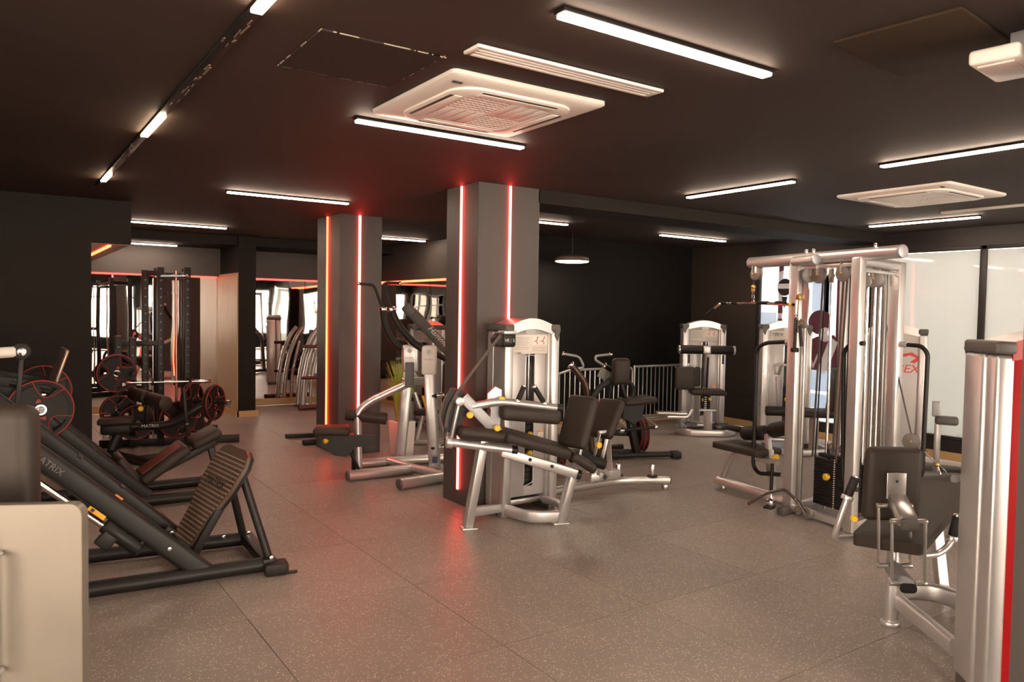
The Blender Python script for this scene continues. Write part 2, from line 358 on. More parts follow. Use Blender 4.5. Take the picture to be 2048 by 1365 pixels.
# printed shop-window film between the pier and the brown wall
wp = struct('window_7', slab(9.535, 9.545, 5.93, 7.36, 0.24, 2.43), FILMW, 'backlit window covered in printed film with stripes, ring badge and lettering')
m_ = MB(); m_.box((9.54, 7.395, 1.4), (0.07, 0.07, 2.32), 0.004); m_.box((9.54, 6.65, 2.49), (0.07, 1.5, 0.13), 0.004); obj('window_frame', m_, FRAMEB, wp)
def film(name, out, mt, d=0.0): obj(name, MB().prism(out, (9.533-d, 0, 0), (0, -1, 0), (0, 0, 1), 0.0012), mt, wp)
def fr(y0, y1, z0, z1): return [(-y0, z0), (-y1, z0), (-y1, z1), (-y0, z1)]
for y0, y1, z0, z1, mt in ((7.06, 6.98, 1.15, 2.43, FILMM), (6.88, 6.83, 1.9, 2.43, FILMM), (6.86, 6.82, 1.2, 1.75, FILMM), (7.36, 7.08, 1.15, 1.75, FILMB), (6.5, 6.2, 1.55, 2.3, FILMB),
                           (6.32, 6.24, 1.2, 2.43, FILMM), (6.12, 6.07, 0.9, 2.3, FILMM), (7.36, 6.05, 0.42, 0.62, FILMB), (7.3, 6.6, 0.72, 0.95, FILMD), (6.55, 6.1, 0.66, 1.02, FILMB)):
    film('film_stripe', fr(y0, y1, z0, z1), mt)
def ring(name, cy, cz, r0, r1, mt, d, n=28):
    M_ = MB()
    vs_ = [(9.533-d, cy-r*math.cos(2*PI*i/n), cz+r*math.sin(2*PI*i/n)) for r in (r0, r1) for i in range(n)]
    M_.add(vs_, [[i, (i+1) % n, n+(i+1) % n, n+i] for i in range(n)]); obj(name, M_, mt, wp)
def disc(name, cy, cz, r, mt, d, sx=1.0, n=28): film(name, [(-cy+sx*r*math.cos(2*PI*i/n), cz+r*math.sin(2*PI*i/n)) for i in range(n)], mt, d)
disc('badge_disc', 6.95, 2.13, 0.235, FILMX, 0.004); disc('badge_centre', 6.95, 2.12, 0.125, FILMD, 0.006)
film('badge_band', fr(7.07, 6.83, 2.10, 2.17), FILMX, 0.008)
film('badge_tip', [(-7.0, 1.98), (-6.9, 1.98), (-6.95, 1.80)], FILMD, 0.005)
film('badge_plinth', fr(7.15, 6.78, 1.66, 1.74), FILMX, 0.006)
# generic seated figure of the print: head, shoulders, arm
disc('figure_cap', 6.36, 1.62, 0.17, FILMM, 0.003, 1.1); disc('figure_face', 6.28, 1.45, 0.10, FILMX, 0.005)
film('figure_body', [(-6.66, 0.95), (-6.05, 0.95), (-6.0, 1.25), (-6.14, 1.45), (-6.4, 1.42), (-6.62, 1.32)], FILMM, 0.002)
film('figure_arm', [(-6.42, 0.85), (-6.25, 0.9), (-6.08, 1.35), (-6.2, 1.42)], FILMX, 0.004)
wt = Thing.__new__(Thing); wt.o = wp; wt.off = None
wt.text('Su', (9.529, 6.98, 1.27), (0, -1, 0), (0, 0, 1), 0.36, FILMX, name='film_lettering'); wt.text('W', (9.529, 6.52, 1.06), (0, -1, 0), (0, 0, 1), 0.30, FILMX, name='film_lettering')
# back wall with daylight windows (seen in the mirrors)
bw = [(-3.9, -2.4), (-2.2, -0.7), (-0.5, 1.0), (1.2, 2.7), (2.9, 4.4), (4.6, 6.1), (6.3, 7.8), (8.0, 9.4)]
m_ = slab(-4.0, 9.5, -5.15, -5.0, 0, 0.5); m_.box((2.75, -5.075, 2.62), (13.5, 0.15, 0.32))
for a, b_ in zip([-4.0]+[w[1] for w in bw], [w[0] for w in bw]+[9.5]): m_.box(((a+b_)/2, -5.075, 1.48), (b_-a, 0.15, 1.96))
struct('wall_rear', m_, WALLB)
for i, (a, b_) in enumerate(bw):
    w = struct('window_%d' % (i+8), slab(a, b_, -5.09, -5.08, 0.5, 2.46), CLEAR)
    q = MB(); c = (a+b_)/2
    for x in (a+0.025, c, b_-0.025): q.box((x, -5.06, 1.48), (0.05, 0.06, 1.96), 0.004)
    for z in (0.525, 1.95, 2.435): q.box((c, -5.06, z), (b_-a, 0.055, 0.05), 0.004)
    obj('window_frame', q, FRAMEB, w)

# mirrors: separate sheets
for x0, x1 in ((-0.35, 0.82), (0.83, 1.97), (1.98, 3.08)):
    tag(obj('wall_mirror', slab(x0, x1, 13.285, 13.315, 0.115, 2.185), MIRROR), 'tall frameless mirror sheet behind the power rack', 'mirror', 'mirror sheets behind the power rack')
for x0, x1 in ((3.37, 4.57), (4.58, 5.78)):
    tag(obj('wall_mirror', slab(x0, x1, 13.285, 13.315, 0.115, 2.185), MIRROR), 'tall frameless mirror sheet behind the curved bar rack', 'mirror', 'mirror sheets right of the wood-sided pillar')
for y0, y1 in ((8.9, 9.95), (9.96, 10.95), (10.96, 12.0), (12.01, 13.2)):
    tag(obj('wall_mirror', slab(5.84, 5.865, y0, y1, 0.115, 2.185), MIRROR), 'tall frameless mirror sheet on the side wall behind the potted grass', 'mirror', 'mirror sheets on the side wall')

# ---------------------------------------------------------------- LED lines
def led(p0, p1, s, mt, label, group=None):
    tag(obj('led_strip', MB().box([(a+b)/2 for a, b in zip(p0, p1)], [max(abs(a-b), s) for a, b in zip(p0, p1)], 0.002, 1), mt), label, 'light strip', group)
led((3.355, 5.735, 0.13), (3.355, 5.735, CZ-0.005), 0.018, LEDR, 'red LED line on the left face of the column with the leg curl machine')
led((3.675, 5.455, 0.3), (3.675, 5.455, CZ-0.005), 0.018, LEDR, 'red LED line above the leg curl machine on its column')
led((3.255, 8.67, 0.18), (3.255, 8.67, CZ-0.005), 0.02, LEDO, 'orange-red LED line on the left face of the column by the potted grass')
led((3.50, 8.295, 0.3), (3.50, 8.295, CZ-0.005), 0.024, LEDR, 'bright red LED line facing the lat machine on the column by the potted grass')
led((0.83, 13.2, 2.18), (3.06, 13.2, 2.18), 0.02, LEDD, 'red LED line under the bulkhead above the power rack mirror')
led((3.38, 13.2, 2.18), (5.7, 13.2, 2.18), 0.02, LEDD, 'red LED line above the mirror behind the curved bar rack')
led((5.76, 8.9, 2.18), (5.76, 13.15, 2.18), 0.02, LEDO, 'orange-red LED line above the side mirror behind the potted grass')
led((1.02, 9.1, 2.327), (1.02, 11.6, 2.327), 0.03, LEDO, 'orange LED line recessed in the lowered soffit left of the rack')

# ---------------------------------------------------------------- linear ceiling lights
def strip(x0, y0, x1, y1, label, mt=STRIP, z=CZ, w=0.052, group=None):
    t = Thing('strip_light', label, 'ceiling light', ((x0+x1)/2, (y0+y1)/2, z), group=group)
    t.p('housing', MB().bar((x0, y0, z-0.008), (x1, y1, z-0.008), w+0.014, 0.016, 0.002, ext=0.02), BLACK)
    t.p('diffuser', MB().bar((x0, y0, z-0.021), (x1, y1, z-0.021), w, 0.014, 0.003), mt)
strip(1.68, 2.19, 2.83, 2.19, 'long white linear ceiling light nearest the slotted air grille')
strip(1.70, 4.09, 2.84, 4.09, 'white linear ceiling light along the edge of the large air conditioning cassette')
strip(1.80, 7.37, 2.97, 7.35, 'white linear ceiling light in front of the column by the potted grass')
strip(1.30, 10.8, 2.62, 10.8, 'white linear ceiling light above the power rack')
strip(1.35, 12.72, 2.35, 12.72, 'short white linear light on the low ceiling before the rack mirror', z=2.645)
strip(4.35, 10.55, 5.52, 10.55, 'white linear ceiling light between the far column and the side mirror')
strip(4.75, 7.30, 5.75, 7.30, 'white linear ceiling light half hidden behind the column with the leg curl machine')
strip(7.42, 7.38, 8.70, 7.38, 'white linear ceiling light over the steel barriers')
strip(5.22, 4.86, 5.22, 3.76, 'white linear ceiling light left of the cable tower')
strip(5.16, 3.00, 5.16, 1.85, 'white linear ceiling light leading away over the back extension machine')
strip(8.45, 5.03, 8.45, 3.84, 'white linear ceiling light below the far cassette, before the frosted glass')
for k, (x, y) in enumerate(((-1.8, 2.2), (-1.8, 6.4), (5.0, -1.0), (1.7, -1.5), (8.4, 0.5), (-1.8, -1.5))):  # unseen strips added outside the view to even out the light
    strip(x, y, x+1.15, y, 'added white linear fill light in the rear half of the hall', group='added linear fill lights in the rear half of the hall')
# ceiling track with taped cover and three warm lit segments
t = Thing('light_track', 'black taped ceiling channel with warm light segments', 'ceiling light', (0.79, 4.9, CZ))
t.p('channel', MB().box((0.79, 4.9, CZ-0.006), (0.05, 5.9, 0.012), 0.002), BLACK)
random.seed(3)
tape = MB()
for k in range(46):
    y = random.uniform(2.9, 7.7); tape.box((0.79+random.uniform(-0.024, 0.024), y, CZ-0.0135), (random.uniform(0.003, 0.010), random.uniform(0.02, 0.14), 0.003), 0, 1, rz=random.uniform(-0.08, 0.08))
t.p('worn_tape', tape, mat('worn_tape', (0.20, 0.15, 0.12), 0.4), kind='stuff')
for y0, y1 in ((2.1, 2.83), (4.68, 5.30), (7.05, 7.46)):
    t.p('light_segment', MB().box((0.79, (y0+y1)/2, CZ-0.018), (0.042, y1-y0, 0.014), 0.003), WARM)
# pendant
t = Thing('pendant_lamp', 'round dome pendant lamp hanging before the black wall', 'pendant lamp', (6.52, 8.15, 2.44))
t.p('shade', MB().lathe((6.52, 8.15, 2.395), (0, 0, 1), [(0.0, 0.235), (0.012, 0.24), (0.05, 0.225), (0.085, 0.12), (0.09, 0.02)], 32), mat('lamp_bronze', (0.20, 0.14, 0.10), 0.4, 0.5))
t.p('diffuser', MB().lathe((6.52, 8.15, 2.38), (0, 0, 1), [(0, 0.18), (0.008, 0.222), (0.018, 0.226)], 32), PEND)
t.c('stem', (6.52, 8.15, 2.48), (6.52, 8.15, CZ), 0.008, BLACK)
# air conditioning cassettes
def cassette(label, cx, cy, s, rz):
    t = Thing('air_conditioner', label, 'air conditioner', (cx, cy, CZ), rz, 'ceiling cassettes', local=True)
    h = s/2
    def rsq(a, r, z, n=6):
        out = []
        for sx, sy, a0 in ((1, 1, 0), (-1, 1, PI/2), (-1, -1, PI), (1, -1, 1.5*PI)):
            for k in range(n+1): q = a0+k*PI/2/n; out.append(Vector((sx*(a-r)+r*math.cos(q), sy*(a-r)+r*math.sin(q), z)))
        return out
    def loft(rows, cap=True):
        m_ = MB(); k = len(rows[0]); m_.add([v for r in rows for v in r], [[i*k+j, i*k+(j+1) % k, (i+1)*k+(j+1) % k, (i+1)*k+j] for i in range(len(rows)-1) for j in range(k)] + ([[(len(rows)-1)*k+j for j in range(k)]] if cap else [])); return m_
    t.p('panel', loft([rsq(h, 0.03, 0), rsq(h, 0.03, -0.018), rsq(h-0.012, 0.03, -0.026), rsq(h-0.09, 0.14, -0.030)]), WHITE)
    i = h-0.095
    t.p('inner_frame', loft([rsq(i, 0.14, -0.028), rsq(i, 0.14, -0.040), rsq(i-0.014, 0.13, -0.047), rsq(i-0.105, 0.06, -0.047), rsq(i-0.112, 0.05, -0.041)]), WHITE)
    for k in range(4):
        M_ = Matrix.Rotation(k*PI/2, 4, 'Z')
        q = MB(); q.box((0, i-0.026, -0.0455), (i*1.25, 0.018, 0.008), 0.002); q.v = [M_ @ v for v in q.v]; t.p('air_slot', q, INKD)
        q = MB(); q.box((0, i-0.062, -0.0475), (i*1.25, 0.042, 0.006), 0.002); q.v = [M_ @ v for v in q.v]; t.p('louvre', q, WHITE)
    g = i-0.112
    t.p('grille_back', MB().box((0, 0, -0.040), (2*g, 2*g, 0.004)), INKD)
    for k in range(4):
        sx, sy = ((1, 1), (-1, 1), (-1, -1), (1, -1))[k]
        q = MB()
        if k % 2 == 0:
            for j in range(7): q.box((sx*g/2, sy*(0.010+j*g/7), -0.0435), (g, g/7*0.5, 0.003))
            for j in range(8): q.box((sx*(0.01+j*g/8), sy*g/2, -0.0432), (g/8*0.22, g, 0.003))
            t.p('grille_quarter', q, WHITE)
        else:
            for j in range(4): t.p('grille_slat', MB().box((sx*(g/8+j*g/4), sy*g/2, -0.0435), (g/4-0.008, g, 0.005), 0.001), WHITE)
    t.p('status_eye', MB().box((-h+0.07, -h+0.09, -0.031), (0.05, 0.02, 0.006), 0.003), INKD)
cassette('large white ceiling cassette beside a linear light and slotted grille', 2.15, 3.44, 0.90, 0)
cassette('white ceiling cassette near the frosted glass wall', 6.68, 3.53, 0.98, 0)
t = Thing('air_grille', 'white slotted linear air grille beside the large cassette', 'air vent', (2.14, 2.71, CZ))
t.p('backing', MB().box((2.14, 2.71, CZ-0.004), (0.98, 0.075, 0.004)), INKD)
q = MB()
for y, w in ((2.662, 0.022), (2.694, 0.014), (2.722, 0.014), (2.757, 0.022)): q.box((2.14, y, CZ-0.011), (1.03, w, 0.014), 0.003)
for x in (1.632, 2.648): q.box((x, 2.71, CZ-0.011), (0.03, 0.116, 0.014), 0.003)
t.p('frame', q, WHITE)
t = Thing('ceiling_hatch', 'black square ceiling hatch with chipped white edges', 'hatch', (1.32, 3.16, CZ))
t.p('panel', MB().box((1.32, 3.16, CZ-0.003), (0.53, 0.54, 0.006)), mat('hatch_black', (0.040, 0.028, 0.0235), 0.8, spec=0.15))
chip = MB(); random.seed(5)
for k in range(34):
    e = random.randrange(4); u = random.uniform(-0.27, 0.27); ln = random.uniform(0.01, 0.07)
    if e < 2: chip.box((1.32+u, 3.16+(-0.272 if e else 0.272), CZ-0.004), (ln, 0.0035, 0.004))
    else: chip.box((1.32+(-0.267 if e == 2 else 0.267), 3.16+u, CZ-0.004), (0.0035, ln, 0.004))
t.p('chipped_edge', chip, mat('plaster_chip', (0.42, 0.34, 0.28), 0.7), kind='stuff')
tag(obj('ceiling_hatch', MB().box((3.05, 1.6, CZ-0.006), (0.62, 0.46, 0.012), 0.004, rz=0.1), mat('brown_hatch', (0.042, 0.027, 0.018), 0.85, spec=0.1)), 'brown painted ceiling hatch beside the emergency light', 'hatch')
t = Thing('emergency_light', 'white box emergency light under the ceiling by the right column', 'emergency light', (3.1, 1.36, CZ))
t.p('body', MB().box((3.12, 1.345, 2.655), (0.30, 0.165, 0.055), 0.015, 3, rz=0.12), WHITE)
t.p('bracket', MB().box((3.2, 1.33, 2.725), (0.06, 0.06, 0.11), 0.006), GREYP)
t.p('lens', MB().box((3.12, 1.345, 2.625), (0.24, 0.12, 0.008), 0.003, rz=0.12), mat('lens', (0.7, 0.55, 0.5), 0.3))
t = Thing('cable_duct', 'thin white surface duct on the ceiling near the frosted glass', 'cable duct', (7.9, 3.4, CZ))
t.p('duct', MB().box((7.9, 3.3, CZ-0.012), (0.04, 1.3, 0.024), 0.004), WHITE)

# ================================================================ MACHINES
def xf(mb, M): mb.v = [M @ v for v in mb.v]; return mb
def tower(t, origin, yaw, H=1.60, W=0.70, back=None, placard=(0.0, 0.36), slot=True, sticker=True, pinz=0.62, stack_top=0.95):
    """selectorised weight tower: local x across, front at y=0 facing -y, 0.30 deep"""
    M = Matrix.Translation(origin) @ Matrix.Rotation(yaw, 4, 'Z'); hw = W/2
    P = lambda n, mb, mt, par=None, lab=None: t.p(n, xf(mb, M), mt, par, lab)
    for sx in (-1, 1):
        q = MB(); q.box((sx*(hw-0.042), 0.095, H/2-0.01), (0.084, 0.19, H-0.12), 0.018, 3); q.box((sx*(hw-0.046), 0.245, H/2-0.01), (0.076, 0.10, H-0.12), 0.018, 3)
        q.box((sx*(hw-0.085), 0.06, H/2-0.01), (0.03, 0.05, H-0.12), 0.008)
        po = P('post', q, SILVER)
        P('foot', MB().box((sx*(hw-0.042), 0.15, 0.026), (0.07, 0.26, 0.05), 0.008), PLASTIC, po)
        q = MB(); q.box((sx*(hw-0.042), 0.15, H-0.04), (0.09, 0.31, 0.055), 0.014, 3)
        q.prism([(0, 0), (0.06, 0), (0.03, -0.10), (0, -0.06)], (sx*(hw-0.004) - (0.056 if sx > 0 else 0), -0.004, H-0.05), (1, 0, 0), (0, 0, 1), 0.01)
        P('corner_cap', q, PLASTIC)
    n = 14; top = [(-hw+0.07+(W-0.14)*i/n, H-0.015+0.055*math.sin(PI*i/n)) for i in range(n+1)]; bot = [(hw-0.07-(W-0.14)*i/n, H-0.095+0.045*math.sin(PI*i/n)) for i in range(n+1)]
    P('arch', MB().prism(top+bot, (0, 0.15, 0), (1, 0, 0), (0, 0, 1), -0.28), SILVER)
    zt, iw = H-0.045, hw-0.085
    if slot:
        q = MB()
        for sx in (-1, 1): q.box((sx*(0.045+(iw-0.045)/2)+0.02, 0.075, (zt+0.14)/2), (iw-0.045, 0.012, zt-0.14), 0.003)
        q.box((0.02, 0.075, (zt+H*0.84)/2), (0.1, 0.012, zt-H*0.84)); q.box((0.02, 0.075, 0.18), (0.1, 0.012, 0.08))
        fp = P('front_panel', q, SHROUD)
        q = MB(); q.rtube([(x, 0.068, z) for x, z in ((-0.028, 0.25), (-0.028, H*0.83), (0.068, H*0.83), (0.068, 0.25), (-0.028, 0.2201))], 0.008, 0.008, 0.03, (0, 1, 0)); P('slot_rim', q, SILVER, fp)
        q = MB(); k = int((stack_top-0.2)/0.045)
        for j in range(k): q.box((0.02, 0.14, 0.22+j*0.045), (0.34, 0.09, 0.041), 0.003, 1)
        P('weight_stack', q, BLACK, None)
        for sx in (-1, 1): P('guide_rod', MB().cyl((0.02+sx*0.03, 0.135, 0.15), (0.02+sx*0.03, 0.135, zt), 0.010, 10), CHROME)
        for zz in (pinz, pinz-0.16): P('selector_knob', MB().lathe((0.02, 0.085, zz), (0, -1, 0), [(0, 0.012), (0.02, 0.012), (0.022, 0.026), (0.04, 0.026), (0.045, 0.018)], 14), YEL)
    else:
        P('front_panel', MB().box((0, 0.075, (zt+0.12)/2), (2*iw, 0.012, zt-0.12), 0.003), SHROUD)
    P('back_panel', MB().box((0, 0.27, (zt+0.12)/2), (2*iw+0.02, 0.014, zt-0.12), 0.003), back or SHROUD)
    if back is REDS:
        P('back_arch', MB().prism(top+bot, (0, 0.292, 0), (1, 0, 0), (0, 0, 1), -0.012), REDS)
    P('base_bar', MB().box((0, 0.17, 0.075), (W-0.12, 0.07, 0.05), 0.012), SILVER)
    if placard:
        c, w = placard; pl = P('placard', MB().box((c, 0.058, H-0.178), (w, 0.016, 0.165), 0.004), PLACARD)
        q = MB()
        for j in range(8): q.box((c-w*0.23, 0.0488, H-0.125-j*0.0135), (w*0.40*(1-0.12*((j*7) % 3)), 0.001, 0.003))
        for j in range(3): q.box((c+w*0.24, 0.0488, H-0.208-j*0.0135), (w*0.36, 0.001, 0.0025))
        P('print_lines', q, INK, pl)
        P('diagram_card', MB().box((c+w*0.26, 0.0485, H-0.147), (w*0.42, 0.002, 0.075), 0.0005), WHITE, pl)
        cx = c+w*0.17
        for dx in (0, w*0.18):
            q = MB(); q.ball((cx+dx+0.012, 0.0465, H-0.122), 0.006, 8); q.tube([(cx+dx+0.01, 0.0465, H-0.13), (cx+dx-0.004, 0.0465, H-0.155), (cx+dx-0.025, 0.0465, H-0.15)], 0.0032, 6); q.tube([(cx+dx-0.004, 0.0465, H-0.155), (cx+dx+0.012, 0.0465, H-0.168), (cx+dx+0.006, 0.0465, H-0.178)], 0.003, 6)
            P('diagram_figure', q, INKR, pl)
    if sticker:
        s_ = P('sticker', MB().box((hw-0.14, 0.066, 0.60), (0.055, 0.003, 0.18), 0.0008), WHITE)
        P('sticker_header', MB().box((hw-0.14, 0.0635, 0.68), (0.055, 0.002, 0.018)), ORANGE, s_)
        q = MB()
        for j in range(9): q.box((hw-0.14, 0.0635, 0.655-j*0.016), (0.042, 0.001, 0.003))
        P('sticker_text', q, INK, s_)
    return M

# weight plates ------------------------------------------------------
def ang_pts(r, a0, a1, n): return [(r*math.cos(a0+(a1-a0)*i/n), r*math.sin(a0+(a1-a0)*i/n)) for i in range(n+1)]
PLATE = {}
def plate_meshes(R, th):
    key = (round(R, 3), round(th, 3))
    if key in PLATE: return PLATE[key]
    b = MB(); b.lathe((0, 0, -th/2), (0, 0, 1), [(0.004, 0.80*R), (0, 0.84*R), (0, 0.965*R), (th*0.25, R), (th*0.75, R), (th, 0.965*R), (th, 0.84*R), (th-0.004, 0.80*R), (0.004, 0.80*R)], 44, False)
    b.lathe((0, 0, -th*0.46), (0, 0, 1), [(0, 0.11*R), (0, 0.40*R), (th*0.92, 0.40*R), (th*0.92, 0.11*R), (0, 0.11*R)], 32, False)
    for k in range(3):
        a = k*2*PI/3; o = ang_pts(0.36*R, a-1.0, a+1.0, 8)+ang_pts(0.60*R, a+0.80, a+0.80, 1)+ang_pts(0.83*R, a+0.70, a-0.70, 8)+ang_pts(0.60*R, a-0.80, a-0.80, 1)
        b.prism(o, (0, 0, 0), (1, 0, 0), (0, 1, 0), th*0.8)
    r = MB()
    for z in (-th/2-0.0005, th/2+0.0005):
        r.tube([(0.955*R*math.cos(2*PI*i/44), 0.955*R*math.sin(2*PI*i/44), z) for i in range(45)], 0.0042, 6, 0, False)
        for k in range(3):
            a = k*2*PI/3+PI/3
            pts = [(0.95*R*math.cos(a-0.52), 0.95*R*math.sin(a-0.52), z)]+[(rr*R*math.cos(a+q), rr*R*math.sin(a+q), z) for q, rr in ((-0.46, 0.70), (-0.36, 0.50), (0, 0.40), (0.36, 0.50), (0.46, 0.70))]+[(0.95*R*math.cos(a+0.52), 0.95*R*math.sin(a+0.52), z)]
            r.tube(pts, 0.0036, 6, 0.05)
    h = MB().lathe((0, 0, -th*0.52), (0, 0, 1), [(0, 0.115*R), (0, 0.17*R), (th*1.04, 0.17*R), (th*1.04, 0.115*R), (0, 0.115*R)], 20, False)
    mk = MB()
    for z in (-th*0.47, th*0.47):
        for sg in (-1, 1):
            mk.box((0, sg*0.27*R, z), (0.16*R, 0.045*R, 0.002)); mk.box((0.02*R, sg*0.33*R, z), (0.10*R, 0.035*R, 0.002))
    out = []
    for n, mb, mt in (('body', b, RUBBER), ('red_line', r, REDL), ('hub_ring', h, CHROME), ('printed_mark', mk, REDL)):
        me = mesh_from(mb, n); me.materials.append(mt); out.append((n, me))
    PLATE[key] = out; return out
def plate(c, ax, R, th, label, group=None, roll=0.0):
    ro = bpy.data.objects.new('weight_plate', None); COL.objects.link(ro); ro.empty_display_size = 0.05
    tag(ro, label, 'weight plate', group)
    q = Vector((0, 0, 1)).rotation_difference(V3(ax).normalized()); ro.rotation_mode = 'QUATERNION'
    from mathutils import Quaternion
    ro.rotation_quaternion = q @ Quaternion((0, 0, 1), roll); ro.location = c
    for n, me in plate_meshes(R, th):
        o = bpy.data.objects.new(n, me); COL.objects.link(o); o.parent = ro
    return ro
def knob(t, c, ax, r=0.026, parent=None):
    c = V3(c); t.p('adjust_knob', MB().lathe(c, ax, [(0, r*0.5), (0.018, r*0.5), (0.02, r), (0.042, r), (0.05, r*0.75)], 16), YEL, parent)

# ---------------------------------------------------------------- leg curl at the near column
t = Thing('leg_curl_machine', 'silver leg curl machine with tall weight tower standing against the near column', 'gym machine', (3.6, 5.0, 0))
tower(t, (3.72, 5.14, 0), 0, 1.605, 0.56, placard=(0.0, 0.38), pinz=0.66)
# badge with lettering and pulley
bd = t.p('badge', MB().box((3.467, 5.165, 1.465), (0.125, 0.10, 0.115), 0.02, 3), BLACK)
t.text('VR | 3', (3.462, 5.113, 1.462), (1, 0, 0), (0, 0, 1), 0.038, INKW, bd)
t.p('badge_roof', MB().box((3.467, 5.16, 1.527), (0.125, 0.10, 0.03), 0.008), SILVER, bd)
t.c('pulley', (3.385, 5.13, 1.465), (3.385, 5.20, 1.465), 0.055, BLACK, 0.006)
t.text('CYBEX', (3.60, 5.188, 1.353), (1, 0, 0), (0, 0, 1), 0.022, INKD)
bl = t.p('belt', MB().rtube([(3.375, 5.12, 1.505), (3.12, 5.10, 1.24), (2.955, 5.085, 1.06), (2.88, 5.085, 0.93), (2.862, 5.085, 0.80)], 0.026, 0.007, 0.06, (0, 1, 0)), BELT)
# frame
t.b('leg', (3.04, 5.035, 0.01), (3.155, 5.0, 0.71), 0.062, 0.075, SILVER, 0.012, upv=(1, 0, 0))
t.p('foot_plate', MB().box((3.05, 5.03, 0.006), (0.12, 0.10, 0.012), 0.003, rz=-0.3), SILVER)
t.b('post', (3.475, 5.19, 0.0), (3.44, 5.10, 0.68), 0.075, 0.075, SILVER, 0.012, upv=(1, 0, 0))
t.b('base_tube', (3.07, 5.03, 0.13), (3.47, 5.19, 0.075), 0.055, 0.075, SILVER, 0.012)
t.p('base_bow', MB().rtube([(3.47, 5.19, 0.065), (3.52, 4.86, 0.06), (3.77, 4.77, 0.06)], 0.045, 0.095, 0.14), SILVER)
t.p('base_return', MB().rtube([(3.79, 4.78, 0.075), (3.93, 5.02, 0.09), (3.90, 5.2, 0.09)], 0.045, 0.06, 0.12), SILVER)
t.b('leg', (3.745, 4.775, 0.0), (3.85, 4.74, 0.42), 0.06, 0.075, SILVER, 0.012, upv=(1, 0, 0))
t.p('foot_plate', MB().box((3.75, 4.775, 0.006), (0.13, 0.09, 0.012), 0.003, rz=-0.3), SILVER)
t.p('shelf', MB().pad((3.33, 5.1, 0.665), (1, -0.3, 0), (0, 0, 1), (0.34, 0.07, 0.16), 0.02), SILVER)
rail = t.b('seat_rail', (3.28, 4.935, 0.60), (3.87, 4.72, 0.398), 0.055, 0.078, SILVER, 0.012)
for x, y, z in ((3.485, 4.835, 0.535), (3.655, 4.772, 0.476)): t.c('bolt', (x, y, z), (x-0.006, y-0.014, z), 0.014, BLACK, 0.003, rail)
t.c('end_cap', (3.865, 4.722, 0.40), (3.90, 4.71, 0.39), 0.04, BLACK, 0.01)
d = Vector((0.92, -0.34, -0.29))
t.pad('seat', (3.555, 4.855, 0.655), d, (0.25, 0.85, 0.1), (0.56, 0.24, 0.085), VINYL, 0.03)
t.pad('seat_nose', (3.905, 4.715, 0.505), (0.78, -0.3, -0.55), (0.25, 0.85, 0.1), (0.24, 0.22, 0.075), VINYL, 0.03)
t.p('ankle_roller', MB().pad((3.165, 4.985, 0.735), (0.93, -0.34, -0.13), (0, 0, 1), (0.46, 0.105, 0.13), 0.045, 4), VINYL)
rl = t.t('roller_bar', [(2.885, 5.085, 0.685), (3.36, 4.905, 0.61)], 0.034, SILVER, seg=16); t.c('bar_cap', (3.352, 4.908, 0.612), (3.40, 4.89, 0.604), 0.036, BLACK, 0.006, rl)
t.p('thigh_pad', MB().pad((3.50, 4.86, 0.885), (0.93, -0.33, -0.10), (0, 0, 1), (0.50, 0.115, 0.13), 0.04, 4), VINYL)
ar = t.p('thigh_bar', MB().tube([(3.06, 5.03, 0.955), (3.265, 4.95, 0.995), (3.71, 4.785, 0.935)], 0.032, 14, 0.08), SILVER)
t.c('bar_cap', (3.70, 4.788, 0.936), (3.745, 4.77, 0.93), 0.034, BLACK, 0.008, ar)
for a, b_ in (((3.405, 4.895, 1.005), (3.448, 4.885, 1.105)), ((3.60, 4.825, 0.985), (3.53, 4.85, 1.10))):
    A, B = V3(a), V3(b_); g = t.c('grip', A, B, 0.021, RUBBER, 0.004); t.c('grip_cap', B, B+(B-A)*0.13, 0.022, CHROME, 0.004, g); t.c('grip_collar', A-(B-A)*0.2, A, 0.027, CHROME, 0.004, g)
t.b('lever_plate', (2.985, 5.035, 1.035), (3.26, 4.94, 0.735), 0.018, 0.085, GREYP, 0.006)
for dy in (0, 0.07): t.b('lever_bar', (2.965, 5.06+dy, 1.03), (2.90, 5.075+dy, 0.70), 0.022, 0.04, SILVER, 0.006)
t.p('cam', MB().prism([(-0.02, 0.20), (0.07, 0.18), (0.14, 0.08), (0.10, -0.02), (0.04, -0.16), (-0.06, -0.14), (-0.09, -0.03), (-0.075, 0.10)], (2.945, 5.12, 0.90), (0.94, -0.34, 0), (0, 0, 1), 0.035), BLACK)
t.c('pivot', (2.95, 5.02, 1.0), (2.98, 5.14, 1.0), 0.035, SILVER, 0.006)
t.c('bar_hub', (2.87, 5.09, 0.685), (2.92, 5.07, 0.678), 0.046, SILVER, 0.008)
t.p('range_plate', MB().prism([(-0.05, -0.16), (0.035, -0.16), (0.05, 0.0), (0.03, 0.16), (-0.02, 0.17), (-0.07, 0.12), (-0.03, 0.04)], (3.265, 5.02, 0.88), (0.94, -0.34, 0), (0, 0, 1), 0.02), GREYP)
t.p('range_bracket', MB().prism([(-0.06, -0.03), (0.05, 0.0), (0.05, 0.05), (0.0, 0.075), (-0.06, 0.02)], (3.26, 5.01, 1.03), (0.94, -0.34, 0), (0, 0, 1), 0.03), SILVER)
for c in ((3.29, 4.97, 1.005), (3.03, 5.02, 0.895), (3.235, 4.945, 0.79)): knob(t, c, (-0.34, -0.94, 0.05), 0.027)
t.pad('backrest', (3.885, 4.735, 0.82), (0.16, -0.98, 0), (0.34, 0, 0.94), (0.29, 0.43, 0.085), VINYL, 0.038)
t.b('back_post', (3.97, 4.74, 0.80), (3.86, 4.74, 0.42), 0.05, 0.03, SILVER)

